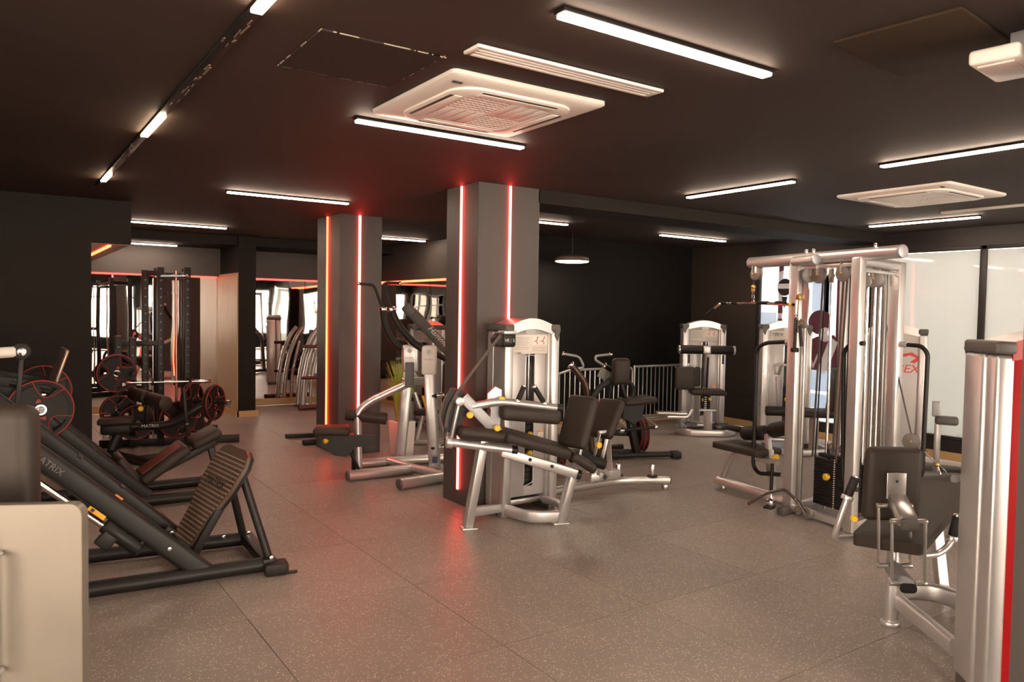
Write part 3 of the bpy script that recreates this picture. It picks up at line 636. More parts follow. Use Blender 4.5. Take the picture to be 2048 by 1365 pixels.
# ---------------------------------------------------------------- silver low-frame machine behind the leg curl
t = Thing('calf_machine', 'silver floor-frame machine with chrome pegs and slanted pad behind the leg curl', 'gym machine', (4.8, 5.3, 0))
t.p('base_tube', MB().rtube([(4.14, 5.40, 0.085), (4.75, 5.44, 0.085), (5.02, 5.42, 0.085), (5.42, 5.20, 0.085)], 0.085, 0.075, 0.2), STEEL)
t.p('end_cap', MB().pad((5.425, 5.197, 0.085), (0.8, -0.5, 0), (0, 0, 1), (0.012, 0.06, 0.07), 0.004), BLACK)
for x, y in ((5.37, 5.2, ), (4.3, 5.4)): t.c('levelling_foot', (x, y, 0), (x, y, 0.05), 0.035, STEEL, 0.008)
for x, y in ((5.0, 5.47), (5.27, 5.28)):
    pg = t.c('peg', (x, y, 0.11), (x, y, 0.24), 0.027, CHROME, 0.008); t.c('peg_base', (x, y, 0.115), (x, y, 0.135), 0.05, RUBBER, 0.006, pg)
t.b('bracket', (4.56, 5.40, 0.17), (4.93, 5.40, 0.165), 0.10, 0.085, SILVER, 0.01)
t.c('bracket_bolt', (4.72, 5.33, 0.16), (4.72, 5.345, 0.16), 0.02, INKD, 0.004)
for x0, x1 in ((4.555, 4.50), (4.66, 4.60)): t.b('link_arm', (x0, 5.235, 0.625), (x1, 5.30, 0.20), 0.012, 0.034, SILVER, 0.004)
t.b('diagonal', (4.50, 5.27, 0.36), (4.80, 5.36, 0.16), 0.012, 0.045, SILVER, 0.004)
t.c('link_axle', (4.52, 5.22, 0.615), (4.68, 5.22, 0.615), 0.018, SILVER, 0.004)
knob(t, (4.53, 5.24, 0.50), (-0.3, -0.9, 0), 0.03)
t.pad('shin_pad', (4.70, 5.32, 0.72), (0.25, -0.96, 0), (0.55, 0.05, 0.8), (0.27, 0.40, 0.09), VINYL, 0.038)
t.b('pad_post', (4.75, 5.36, 0.70), (4.85, 5.42, 0.18), 0.05, 0.03, SILVER)
t.c('foam_roller', (4.36, 5.30, 0.40), (4.55, 5.14, 0.33), 0.05, RUBBER, 0.015)

# ---------------------------------------------------------------- black plate-loaded machine by the barriers
t = Thing('seated_dip_machine', 'black plate-loaded machine with bent steel handles and head pad before the barriers', 'gym machine', (6.0, 6.6, 0))
t.p('foot_rail', MB().rtube([(5.72, 6.62, 0.05), (6.25, 6.45, 0.05), (6.62, 6.28, 0.05)], 0.08, 0.06, 0.1), BLACK); t.p('rail_cap', MB().box((6.63, 6.27, 0.045), (0.12, 0.12, 0.085), 0.02, rz=-0.4), RUBBER)
t.p('floor_beam', MB().rtube([(5.3, 7.05, 0.06), (6.2, 6.55, 0.06)], 0.09, 0.08), BLACK); t.p('floor_beam', MB().rtube([(5.35, 6.62, 0.05), (5.9, 6.95, 0.05), (6.4, 6.95, 0.05)], 0.08, 0.07, 0.1), BLACK)
t.b('seat_post', (6.20, 6.47, 0.06), (6.06, 6.50, 0.62), 0.07, 0.09, BLACK, 0.015, upv=(1, 0, 0)); t.b('brace', (6.36, 6.5, 0.08), (6.14, 6.5, 0.40), 0.03, 0.04, BLACK)
t.pad('seat', (6.16, 6.46, 0.69), (0.97, -0.24, 0.07), (0.24, 0.97, 0), (0.42, 0.30, 0.075), VINYL, 0.033)
t.p('seat_shroud', MB().prism([(-0.14, 0), (0.14, 0.02), (0.10, -0.16), (0.0, -0.22), (-0.14, -0.14)], (6.12, 6.5, 0.64), (0.97, -0.24, 0), (0, 0, 1), 0.16), BLACK)
t.b('back_post', (6.04, 6.51, 0.70), (5.95, 6.53, 0.98), 0.06, 0.04, BLACK)
t.pad('head_pad', (5.965, 6.52, 1.03), (0.93, -0.36, 0), (-0.12, 0, 1), (0.215, 0.31, 0.10), VINYL, 0.045)
t.t('back_arch', [(6.09, 6.56, 0.93), (6.21, 6.55, 0.82), (6.17, 6.55, 0.66)], 0.032, BLACK, 0.1)
t.t('main_arm', [(5.50, 6.85, 1.09), (5.67, 6.80, 0.89), (5.71, 6.79, 0.70), (5.76, 6.76, 0.08)], 0.040, mat('bronze_tube', (0.10, 0.06, 0.045), 0.3, 0.6), 0.12, seg=14)
t.c('arm_collar', (5.485, 6.86, 1.105), (5.505, 6.85, 1.085), 0.047, CHROME, 0.004)
t.t('handle_bar', [(5.41, 6.88, 1.222), (5.59, 6.82, 1.19), (5.655, 6.80, 1.06), (5.53, 6.845, 1.045)], 0.015, GREYP, 0.05); t.c('handle_cap', (5.395, 6.885, 1.224), (5.425, 6.875, 1.22), 0.022, CHROME, 0.005)
t.t('handle_bar', [(5.975, 6.71, 1.217), (5.79, 6.765, 1.195), (5.785, 6.765, 1.15), (5.93, 6.72, 1.06)], 0.015, GREYP, 0.04); t.c('handle_cap', (5.96, 6.715, 1.217), (5.99, 6.705, 1.218), 0.022, CHROME, 0.005)
t.t('main_arm', [(5.90, 6.73, 1.075), (6.03, 6.69, 1.01), (5.98, 6.72, 0.80), (5.98, 6.8, 0.08)], 0.036, BLACK, 0.1); t.c('arm_collar', (5.885, 6.735, 1.085), (5.905, 6.727, 1.073), 0.043, CHROME, 0.004)
pl = t.pad('placard', (5.915, 6.70, 0.965), (0.75, -0.25, -0.42), (0.4, -0.1, 0.86), (0.22, 0.12, 0.012), mat('olive_card', (0.20, 0.19, 0.155), 0.4), 0.004); t.text('2', (5.92, 6.688, 0.97), (0.75, -0.25, -0.42), (0.4, -0.1, 0.86), 0.05, INKW, pl)
t.p('support_arm', MB().rtube([(5.95, 6.6, 0.93), (5.80, 6.68, 0.85), (5.72, 6.72, 0.72)], 0.05, 0.07, 0.08), BLACK)
ph = t.t('plate_peg', [(5.96, 6.47, 0.355), (6.37, 6.36, 0.375)], 0.017, BLACK); t.c('peg_cap', (6.36, 6.362, 0.374), (6.40, 6.352, 0.376), 0.024, CHROME, 0.005, ph); t.c('peg_collar', (5.93, 6.478, 0.352), (5.98, 6.465, 0.356), 0.03, CHROME, 0.005, ph)
t.p('weight_arm', MB().rtube([(5.55, 6.75, 0.34), (6.1, 6.55, 0.30), (6.3, 6.55, 0.28)], 0.05, 0.07, 0.05), BLACK)
for k, off in enumerate((0.0, 0.055)): plate((6.33+off*0.9, 6.60-off*0.35, 0.27), (0.92, -0.38, 0), 0.21, 0.04, 'red-lined weight plate loaded on the black machine by the steel barriers', 'plates on the black machine by the barriers', k)
plate((4.93, 6.3, 0.22), (0.55, -0.83, 0), 0.2, 0.04, 'red-edged weight plate standing low behind the silver floor-frame machine')

# ---------------------------------------------------------------- crowd barriers
def barrier(label, p0, p1, h, n, slope=0.0):
    p0, p1 = V3(p0), V3(p1); u = (p1-p0).normalized(); L = (p1-p0).length
    t = Thing('steel_barrier', label, 'barrier', tuple((p0+p1)/2))
    Z = Vector((0, 0, 1)); c0 = p0+u*slope
    t.p('frame', MB().tube([p0+Z*0.10, p0+Z*(h-0.16 if slope else h), c0+Z*h, p1+Z*h, p1+Z*0.10, p0+Z*0.10, p0+Z*0.13], 0.019, 10, 0.07), STEEL)
    for i in range(1, n):
        q = p0+u*(L*i/n); top = h if not slope or L*i/n > slope else h-0.16+0.16*(L*i/n)/slope
        t.c('bar', q+Z*0.10, q+Z*top, 0.0085, STEEL, seg=8)
    for q in (p0+u*0.25, p1-u*0.25):
        n_ = Vector((-u.y, u.x, 0)); t.t('foot', [q-n_*0.24+Z*0.015, q-n_*0.2+Z*0.03, q+Z*0.10, q+n_*0.2+Z*0.03, q+n_*0.24+Z*0.015], 0.015, STEEL, 0.04)
barrier('steel crowd barrier beside the rotary torso machine', (7.98, 8.42, 0), (9.3, 8.42, 0), 0.90, 15)
barrier('steel crowd barrier with a sloped corner behind the black plate-loaded machine', (6.0, 8.30, 0), (7.9, 8.38, 0), 0.89, 20, 0.65)

# ---------------------------------------------------------------- rotary torso machine by the black wall
t = Thing('rotary_torso_machine', 'silver torso machine with two black arm rollers before the black wall', 'gym machine', (8.35, 7.4, 0))
yw = math.radians(-37); ex = Vector((math.cos(yw), math.sin(yw), 0)); ey = Vector((-math.sin(yw), math.cos(yw), 0)); O = Vector((8.47, 7.50, 0))
def LT(x, y, z): return O+ex*x+ey*y+Vector((0, 0, z))
tower(t, O, yw, 1.575, 0.62, placard=(0.0, 0.40), sticker=True)
for sx in (-1, 1):
    r = t.c('arm_roller', LT(sx*0.05, -0.16, 1.2), LT(sx*0.37, -0.16, 1.2), 0.062, RUBBER, 0.012); t.c('roller_cap', LT(sx*0.37, -0.16, 1.2), LT(sx*0.40, -0.16, 1.2), 0.064, STEEL, 0.008, r)
    t.b('hand_peg', LT(sx*0.24, -0.13, 1.13), LT(sx*0.24, -0.13, 1.0), 0.02, 0.02, RUBBER)
t.p('roller_hub', MB().pad(LT(0, -0.16, 1.2), ex, (0, 0, 1), (0.11, 0.11, 0.11), 0.015), SILVER)
t.b('mast', LT(0, -0.15, 1.15), LT(0, -0.15, 0.66), 0.045, 0.045, SILVER, 0.008); t.b('mast_rod', LT(0.02, -0.19, 1.1), LT(0.01, -0.19, 0.66), 0.022, 0.022, BLACK)
t.pad('seat', LT(0.0, -0.27, 0.61), ex, ey, (0.48, 0.34, 0.075), VINYL, 0.033)
t.pad('hip_pad', LT(-0.32, -0.30, 0.80), ex, (0, 0, 1), (0.28, 0.32, 0.085), VINYL, 0.03); t.pad('hip_pad', LT(-0.16, -0.22, 0.82), ex, (0, 0, 1), (0.14, 0.28, 0.07), VINYL, 0.03)
t.b('pad_post', LT(-0.20, -0.26, 0.98), LT(-0.20, -0.26, 0.12), 0.05, 0.03, SILVER)
t.b('seat_post', LT(0.0, -0.27, 0.57), LT(0.0, -0.27, 0.32), 0.07, 0.07, BLACK); q = MB()
for j in range(6): q.box(LT(-0.02, -0.31, 0.54-j*0.03), (0.05, 0.02, 0.012))
t.p('height_scale', q, WHITE); knob(t, LT(0.03, -0.31, 0.52), (-0.6, -0.8, 0))
t.p('knee_bracket', MB().pad(LT(0.0, -0.30, 0.36), ex, ey, (0.24, 0.12, 0.03), 0.008), SILVER)
t.b('front_column', LT(0, -0.36, 0.36), LT(0, -0.40, 0.02), 0.11, 0.08, SILVER, 0.02, upv=(1, 0, 0))
st = t.p('step', MB().pad(LT(-0.50, -0.34, 0.31), ex, ey, (0.42, 0.16, 0.035), 0.012), STEEL); t.p('step_arm', MB().rtube([LT(-0.55, -0.30, 0.25), LT(-0.25, -0.28, 0.25), LT(-0.2, -0.26, 0.36)], 0.04, 0.05, 0.06), SILVER, st)
t.p('base_frame', MB().rtube([LT(-0.34, 0.1, 0.05), LT(-0.40, -0.25, 0.05), LT(-0.25, -0.43, 0.05), LT(0.25, -0.43, 0.05), LT(0.40, -0.25, 0.05), LT(0.34, 0.1, 0.05)], 0.06, 0.10, 0.08), SILVER)
for sx in (-1, 1): t.p('foot_rest', MB().pad(LT(sx*0.22, -0.30, 0.16), ex, ey, (0.16, 0.10, 0.03), 0.008), PLASTIC)

# ---------------------------------------------------------------- selector tower behind the cable tower
t = Thing('leg_extension_machine', 'silver selector machine with black lettered placard behind the lat pulldown arm', 'gym machine', (8.3, 6.2, 0))
yw = math.radians(-42); ex = Vector((math.cos(yw), math.sin(yw), 0)); ey = Vector((-math.sin(yw), math.cos(yw), 0)); O = Vector((8.42, 6.08, 0))
tower(t, O, yw, 1.60, 0.62, placard=(0.0, 0.40), sticker=False, stack_top=0.8)
t.text('CYBEX', LT(-0.14, 0.045, 1.46), ex, (0, 0, 1), 0.06, INKD, shear=0.3)
t.p('handle', MB().tube([LT(-0.10, -0.02, 0.95), LT(-0.10, -0.16, 1.08), LT(0.12, -0.16, 1.08)], 0.018, 10, 0.06), SILVER)
t.b('roller_arm', LT(-0.16, -0.35, 0.55), LT(-0.18, -0.35, 0.95), 0.05, 0.03, SILVER); t.c('roller', LT(-0.32, -0.4, 0.52), LT(-0.02, -0.4, 0.52), 0.06, RUBBER, 0.012)
t.pad('seat', LT(0.25, -0.45, 0.52), ex, ey, (0.42, 0.42, 0.08), VINYL, 0.033); t.pad('backrest', LT(0.48, -0.45, 0.80), ey, (0.15, 0, 1), (0.36, 0.55, 0.08), VINYL, 0.033)
t.p('base_frame', MB().rtube([LT(-0.34, 0.1, 0.05), LT(-0.36, -0.5, 0.05), LT(0.0, -0.68, 0.05), LT(0.45, -0.5, 0.05), LT(0.34, 0.1, 0.05)], 0.05, 0.08, 0.1), SILVER)
t.b('seat_column', LT(0.25, -0.45, 0.48), LT(0.25, -0.45, 0.06), 0.08, 0.08, SILVER)

# ---------------------------------------------------------------- selector tower seen from behind, before the frosted glass
t = Thing('chest_press_machine', 'silver machine showing its back panel with red logo before the frosted glass', 'gym machine', (7.8, 4.4, 0))
yw = math.radians(116.8); ex = Vector((math.cos(yw), math.sin(yw), 0)); ey = Vector((-math.sin(yw), math.cos(yw), 0)); O = Vector((8.03, 4.46, 0))
tower(t, O, yw, 1.60, 0.64, placard=None, slot=False, sticker=False)
t.text('CYBEX', LT(-0.06, 0.281, 1.17), -ex, (0, 0, 1), 0.12, INKR, shear=0.25)
t.p('logo_swoosh', MB().prism([(-0.09, 0.0), (0.04, 0.045), (0.10, 0.02), (0.04, -0.03), (0.09, -0.035), (0.14, 0.02), (0.06, 0.075), (-0.06, 0.05)], LT(-0.12, 0.2785, 1.27), -ex, (0, 0, 1), 0.002), INKR)
t.p('arm_pad', MB().pad(LT(-0.52, -0.10, 0.62), ex, ey, (0.22, 0.14, 0.09), 0.03), PLASTIC); t.b('pad_post', LT(-0.44, -0.10, 0.58), LT(-0.44, -0.10, 0.05), 0.05, 0.05, SILVER); t.p('hinge', MB().pad(LT(-0.42, -0.08, 0.74), ex, ey, (0.08, 0.08, 0.16), 0.01), GREYP)
t.p('base_frame', MB().rtube([LT(-0.30, 0.15, 0.05), LT(-0.75, 0.05, 0.05), LT(-0.75, -0.35, 0.05), LT(-0.2, -0.35, 0.05)], 0.06, 0.10, 0.08), PLASTIC)

# ---------------------------------------------------------------- multi-station cable tower
t = Thing('cable_tower', 'tall silver multi-station cable tower with pulleys and lat bar arm', 'gym machine', (5.95, 3.75, 0))
FL, FR, BR, BL = Vector((5.70, 4.04, 0)), Vector((5.575, 3.40, 0)), Vector((6.30, 3.49, 0)), Vector((6.47, 4.08, 0))
U = (FR-FL).normalized(); Nn = Vector((U.y, -U.x, 0)); Z = Vector((0, 0, 1))     # U along the front, Nn towards the camera side
if Nn.x > 0: Nn = -Nn
def up_post(name, p, w, h=2.17, mt=SILVER): return t.p(name, MB().bar(p, p+Z*h, w, w*1.25, 0.016, upv=tuple(U)), mt)
pf = up_post('upright', FL, 0.085); up_post('upright', FR, 0.075); up_post('upright', BR, 0.085); up_post('upright', BL, 0.06)
q = MB().bar(FL+U*0.075-Nn*0.03, FL+U*0.075-Nn*0.03+Z*2.12, 0.03, 0.04, 0.008, upv=tuple(U)); t.p('slide_rail', q, STEEL)
q = MB().bar(BR+U*-0.09+Nn*0.04, BR+U*-0.09+Nn*0.04+Z*2.1, 0.035, 0.05, 0.008, upv=tuple(U)); sr = t.p('slide_rail', q, STEEL)
q = MB()
for j in range(18): q.cyl(BR-U*0.09+Nn*0.064+Z*(0.4+j*0.09), BR-U*0.09+Nn*0.068+Z*(0.4+j*0.09), 0.007, 8)
t.p('rail_hole', q, INKD, sr, kind='stuff')
mt_ = t.t('top_tube', [FL-U*0.60+Z*2.19+Nn*-0.02, FR+U*0.36+Z*2.19+Nn*-0.02], 0.05, SILVER, seg=18); t.c('tube_cap', FR+U*0.355+Z*2.19+Nn*-0.02, FR+U*0.385+Z*2.19+Nn*-0.02, 0.052, GREYP, 0.01, mt_); t.c('tube_cap', FL-U*0.595+Z*2.19+Nn*-0.02, FL-U*0.615+Z*2.19+Nn*-0.02, 0.052, GREYP, 0.006, mt_)
m2_ = t.t('short_tube', [FL+U*0.03+Z*2.165+Nn*0.06, FL+U*0.30+Z*2.165+Nn*0.10], 0.042, SILVER, seg=18); t.c('tube_cap', FL+U*0.295+Z*2.165+Nn*0.10, FL+U*0.325+Z*2.165+Nn*0.105, 0.044, GREYP, 0.01, m2_)
t.t('side_tube', [FR+Z*2.14, BR+Z*2.14], 0.042, SILVER, seg=18); t.b('side_plate', FR+Z*2.07-Nn*0.03, BR+Z*2.07, 0.03, 0.03, SILVER); t.t('rear_tube', [BL+Z*2.13, BR+Z*2.13], 0.035, SILVER, seg=14); t.t('side_tube', [FL+Z*2.12, BL+Z*2.12], 0.035, SILVER, seg=14)
for u, n in ((0.10, 0.0), (0.18, 0.0), (0.80, 0.0)): t.c('bolt', FL+U*u+Z*2.23, FL+U*u+Z*2.265, 0.013, CHROME, 0.003)
t.b('cross_bar', FL+U*0.05+Z*2.115-Nn*0.02, FR-U*0.04+Z*2.115-Nn*0.02, 0.05, 0.03, SILVER)
PULL = mat('pulley_grey', (0.20, 0.18, 0.17), 0.45, 0.2)
def pulley(c, ax, r, strap=True):
    c = V3(c); ax = V3(ax).normalized()
    w = t.p('pulley', MB().lathe(c-ax*0.016, ax, [(0, r*0.9), (0.004, r), (0.013, r*0.86), (0.019, r*0.86), (0.028, r), (0.032, r*0.9)], 24), PULL)
    t.c('pulley_axle', c-ax*0.026, c+ax*0.026, 0.012, BRASS, 0.003, w)
    if strap:
        for s_ in (-1, 1): t.b('pulley_bracket', c+ax*0.021*s_, c+ax*0.021*s_+Z*(r+0.035), 0.004, 0.035, STEEL, 0.001, w, upv=tuple(ax))
A1 = (Nn*0.85-U*0.3).normalized()
for u, z, r, d_ in ((-0.50, 2.09, 0.062, A1), (-0.545, 2.085, 0.06, (Nn-U*0.1).normalized()), (0.23, 2.045, 0.07, Nn), (0.36, 2.035, 0.06, (Nn*0.6-U*0.8).normalized()), (0.48, 2.05, 0.066, Nn), (0.12, 2.05, 0.066, (Nn*0.3+U).normalized())): pulley(FL+U*u+Z*z-Nn*0.02, d_, r)
Q = (BR-FR).normalized()
for u, z, r in ((0.34, 2.02, 0.075), (0.17, 1.99, 0.06), (0.42, 2.01, 0.062)): pulley(FR+Q*u*1.1+Z*z-Nn*0.01+U*-0.06, (Nn*0.9+U*0.35).normalized(), r)
# lat bar on its cable
C0 = FL-U*0.545
t.c('cable', C0+Z*2.03, C0+Z*1.985, 0.005, BLACK, seg=8); t.p('cable_stop', MB().ball(C0+Z*1.965, 0.022), BRASS); t.p('swivel', MB().box(C0+Z*1.935, (0.03, 0.03, 0.035), 0.008), BRASS)
q = MB()
for s_ in (-1, 1): q.tube([C0+Z*1.92+U*0.004*s_, C0+Z*1.88+U*0.016*s_, C0+Z*1.855+U*0.014*s_, C0+Z*1.84], 0.0045, 6, 0.01)
t.p('carabiner', q, CHROME); t.p('bar_eye', MB().box(C0+Z*1.83, (0.02, 0.03, 0.035), 0.006), CHROME)
lb = t.t('lat_bar', [C0-U*0.66+Z*1.70, C0-U*0.47+Z*1.815, C0+Z*1.818, C0+U*0.47+Z*1.80, C0+U*0.55+Z*1.77], 0.013, CHROME, 0.06); 
t.t('bar_grip', [C0-U*0.665+Z*1.697, C0-U*0.55+Z*1.766], 0.017, RUBBER, parent=lb)
for a, b_ in ((-0.44, -0.36), (-0.29, -0.21), (0.06, 0.2), (0.30, 0.42)): t.t('bar_grip', [C0+U*a+Z*1.8165, C0+U*b_+Z*1.8155], 0.016, RUBBER, parent=lb)
# sliding trolley with rope
T0 = FL+U*0.09+Nn*0.05
t.p('trolley', MB().bar(T0+Z*1.56, T0+Z*1.89, 0.06, 0.05, 0.012, upv=tuple(U)), SILVER); t.c('trolley_pin', T0+Z*1.80-U*0.09, T0+Z*1.80+U*0.02, 0.011, BLACK); knob(t, T0+Z*1.80-U*0.06, tuple(-U), 0.02)
t.p('trolley_plate', MB().prism([(-0.03, -0.17), (0.03, -0.16), (0.035, 0.12), (0.0, 0.17), (-0.03, 0.10)], T0+U*0.09+Z*1.80+Nn*0.02, tuple(U), (0, 0, 1), 0.012), STEEL)
pulley(T0+U*0.08+Z*1.64+Nn*0.03, Nn, 0.042, False); t.p('swivel', MB().box(T0+U*0.035+Z*1.86+Nn*0.04, (0.045, 0.045, 0.05), 0.012), BRASS)
t.c('rope_link', T0+U*0.02+Z*1.84+Nn*0.045, T0+U*0.015+Z*1.68+Nn*0.045, 0.006, CHROME, seg=8); t.p('rope_eye', MB().box(T0+U*0.015+Z*1.69+Nn*0.045, (0.03, 0.03, 0.05), 0.012), CHROME)
R0 = T0+U*0.015+Nn*0.05
rp = t.t('rope', [R0+Z*1.68, R0+Z*1.42], 0.014, BLACK); t.c('rope_stop', R0+Z*1.395, R0+Z*1.435, 0.034, RUBBER, 0.012, rp)
q = MB(); hel = [R0+Z*(1.68-0.25*i/60)+Vector((0.0135*math.cos(i*1.3), 0.0135*math.sin(i*1.3), 0)) for i in range(61)]; q.tube(hel, 0.0045, 5); t.p('rope_strand', q, BELT, rp)
t.t('rope', [R0+U*0.05+Z*1.62, R0+U*0.075+Z*1.45], 0.014, BLACK)
# belts, rods, stack
S0 = FL+U*0.325-Nn*0.20
for u, n, w in ((0.155, -0.12, 0.018), (0.245, -0.06, 0.012), (0.335, -0.16, 0.02), (0.41, -0.12, 0.018), (0.50, -0.20, 0.014)):
    t.b('belt', FL+U*(u+0.02)+Nn*n+Z*2.03, FL+U*(u-0.035)+Nn*n+Z*0.50, 0.006, w, BELT if w > 0.015 else BLACK, 0.001, upv=tuple(U))
for s_ in (-0.13, 0.13): t.c('guide_rod', S0+U*s_+Z*0.06, S0+U*s_+Z*2.09, 0.013, CHROME, seg=12)
for j in range(14):
    w_ = t.p('stack_plate', MB().box(S0+Z*(0.115+j*0.0285), (0.13, 0.40, 0.026), 0.003, 1, rz=math.atan2(U.y, U.x)+PI/2), BLACK)
t.p('stack_head', MB().box(S0+Z*0.525, (0.10, 0.34, 0.03), 0.006, rz=math.atan2(U.y, U.x)+PI/2), BLACK)
q = MB()
for j in range(22): q.box(S0+U*0.03+Nn*0.0715+Z*(0.11+j*0.019), (0.004, 0.013, 0.008), 0, 1, rz=math.atan2(U.y, U.x)+PI/2)
t.p('number_label', q, WHITE, kind='stuff'); knob(t, S0+U*-0.03+Nn*0.066+Z*0.36, tuple(Nn), 0.03)
for u in (-0.06, 0.05): pulley(S0+U*u+Z*0.60, Nn, 0.04, False)
for s_ in (-0.1, 0.1): t.c('stack_post', S0+U*s_+Z*0.52, S0+U*s_+Z*0.62, 0.012, BLACK)
# second stack station between the right uprights
S1 = FR+Q*0.42+U*-0.07
for s_ in (-0.12, 0.02, 0.12): t.c('guide_rod', S1+Q*s_+Z*0.06, S1+Q*s_+Z*2.06, 0.013, CHROME if s_ else STEEL, seg=12)
for s_, w in ((-0.04, 0.02), (0.07, 0.024), (0.17, 0.016)): t.b('belt', S1+Q*s_+Z*2.0, S1+Q*s_+Z*0.5, 0.006, w, BELT, 0.001, upv=tuple(Q))
for j in range(14): t.p('stack_plate', MB().box(S1+Z*(0.115+j*0.0285), (0.34, 0.12, 0.026), 0.003, 1, rz=math.atan2(Q.y, Q.x)), BLACK)
# bent hand rails
t.t('hand_rail', [FL+Z*1.48-U*0.02, FL-U*0.36+Z*1.455, FL-U*0.47+Z*1.40, FL-U*0.475+Z*0.31, FL-U*0.40+Z*0.255, FL-U*0.04+Z*0.315], 0.018, BLACK, 0.09, seg=12)
t.c('rail_socket', FL+Z*1.48, FL-U*0.10+Z*1.475, 0.024, SILVER, 0.004); t.c('rail_socket', FL+Z*0.315, FL-U*0.10+Z*0.30, 0.024, SILVER, 0.004)
t.t('hand_rail', [FR+U*0.08+Z*1.50, FR-U*0.05+Z*1.49, FR-U*0.12+Z*1.43, FR-U*0.085+Z*0.40, FR-U*0.01+Z*0.345, FR+U*0.06+Z*0.355], 0.018, BLACK, 0.07, seg=12)
t.t('hand_rail', [BR+U*0.06+Z*1.48, BR+U*0.25+Z*1.475, BR+U*0.31+Z*1.42, BR+U*0.30+Z*0.40, BR+U*0.05+Z*0.36], 0.018, BLACK, 0.06, seg=12); t.c('rail_socket', BR+U*0.05+Z*1.48, BR+U*0.12+Z*1.479, 0.024, SILVER, 0.004)
# floor frame
t.b('floor_tube', FL+Z*0.05, FR+Z*0.05, 0.06, 0.06, SILVER, 0.012); t.b('floor_tube', FR+Z*0.05, BR+Z*0.05, 0.06, 0.06, SILVER, 0.012); t.b('floor_tube', BL+Z*0.05, BR+Z*0.05, 0.06, 0.06, SILVER, 0.012); t.b('floor_tube', FL+Z*0.05, BL+Z*0.05, 0.06, 0.06, SILVER, 0.012)
t.c('round_foot', FL+Nn*0.06+U*0.04+Z*0.03, FL+Nn*0.16+U*0.06+Z*0.03, 0.04, PLASTIC, 0.006); pulley(FL+Nn*0.05+U*0.26+Z*0.06, Nn, 0.045, False); pulley(FL+Nn*0.05+U*0.16+Z*0.06, Nn, 0.04, False)
# adjustable side cable with pulley on the right
t.c('swing_belt', BR-U*0.20+Z*2.03+Nn*0.02, BR+U*0.19+Z*0.73, 0.007, BELT, seg=8); pulley(BR+U*0.19+Z*0.68, (Nn*0.9+U*0.3).normalized(), 0.07, False)
t.b('swing_arm', BR+U*0.21+Z*0.60, BR+U*0.30+Z*0.25, 0.035, 0.05, SILVER); t.c('cable', BR+U*0.25+Z*0.66, BR+U*0.44+Z*0.53, 0.006, GREYP, seg=8); t.p('cable_stop', MB().ball(BR+U*0.43+Z*0.535, 0.022), BRASS)
q = MB(); q.tube([BR+U*0.44+Z*0.53, BR+U*0.50+Z*0.50, BR+U*0.53+Z*0.46], 0.006, 6, 0.02); q.tube([BR+U*0.44+Z*0.525, BR+U*0.46+Z*0.47, BR+U*0.50+Z*0.45], 0.006, 6, 0.02); t.p('carabiner', q, CHROME)
t.c('tow_grip', BR+U*0.36+Z*0.39+Nn*0.05, BR+U*0.62+Z*0.46+Nn*0.05, 0.04, PLASTIC, 0.01)
t.p('tow_seat', MB().pad(BR+U*0.75+Z*0.36, tuple(U), tuple(Nn), (0.55, 0.30, 0.07), 0.025), VINYL); t.b('tow_rail', BR+U*0.1+Z*0.09, BR+U*1.0+Z*0.09, 0.06, 0.07, SILVER); t.b('tow_leg', BR+U*0.75+Z*0.33, BR+U*0.75+Z*0.10, 0.06, 0.06, SILVER)
# low row seat on the left
W0 = Vector((5.80, 4.50, 0))
D1 = Vector((0.10, 0.99, 0)).normalized(); D2 = Vector((0.99, -0.10, 0))
t.pad('row_seat', (5.83, 4.62, 0.455), D1, D2, (0.56, 0.34, 0.065), VINYL, 0.02)
t.p('row_frame', MB().rtube([(5.79, 4.25, 0.385), (5.85, 4.80, 0.385), (5.88, 4.93, 0.09)], 0.05, 0.06, 0.16, tuple(D2)), SILVER)
t.t('row_floor_tube', [(5.88, 4.98, 0.075), (5.74, 4.10, 0.075)], 0.045, SILVER, seg=16); t.c('levelling_foot', (5.86, 4.90, 0), (5.86, 4.90, 0.05), 0.03, STEEL, 0.006)
t.p('roller_post', MB().bar((5.80, 4.28, 0.06), (5.84, 4.40, 0.62), 0.045, 0.06, 0.01), SILVER); t.p('post_sleeve', MB().bar((5.817, 4.325, 0.28), (5.83, 4.37, 0.48), 0.055, 0.075, 0.008), STEEL); knob(t, (5.80, 4.29, 0.43), (-0.3, -0.9, 0.1), 0.028)
for a, b_ in (((5.91, 4.71, 0.575), (5.86, 4.42, 0.625)), ((5.85, 4.36, 0.655), (5.80, 4.08, 0.735))): t.c('thigh_roller', a, b_, 0.068, RUBBER, 0.02)
t.c('roller_shaft', (5.955, 4.95, 0.60), (5.92, 4.75, 0.60), 0.03, RUBBER, 0.006)
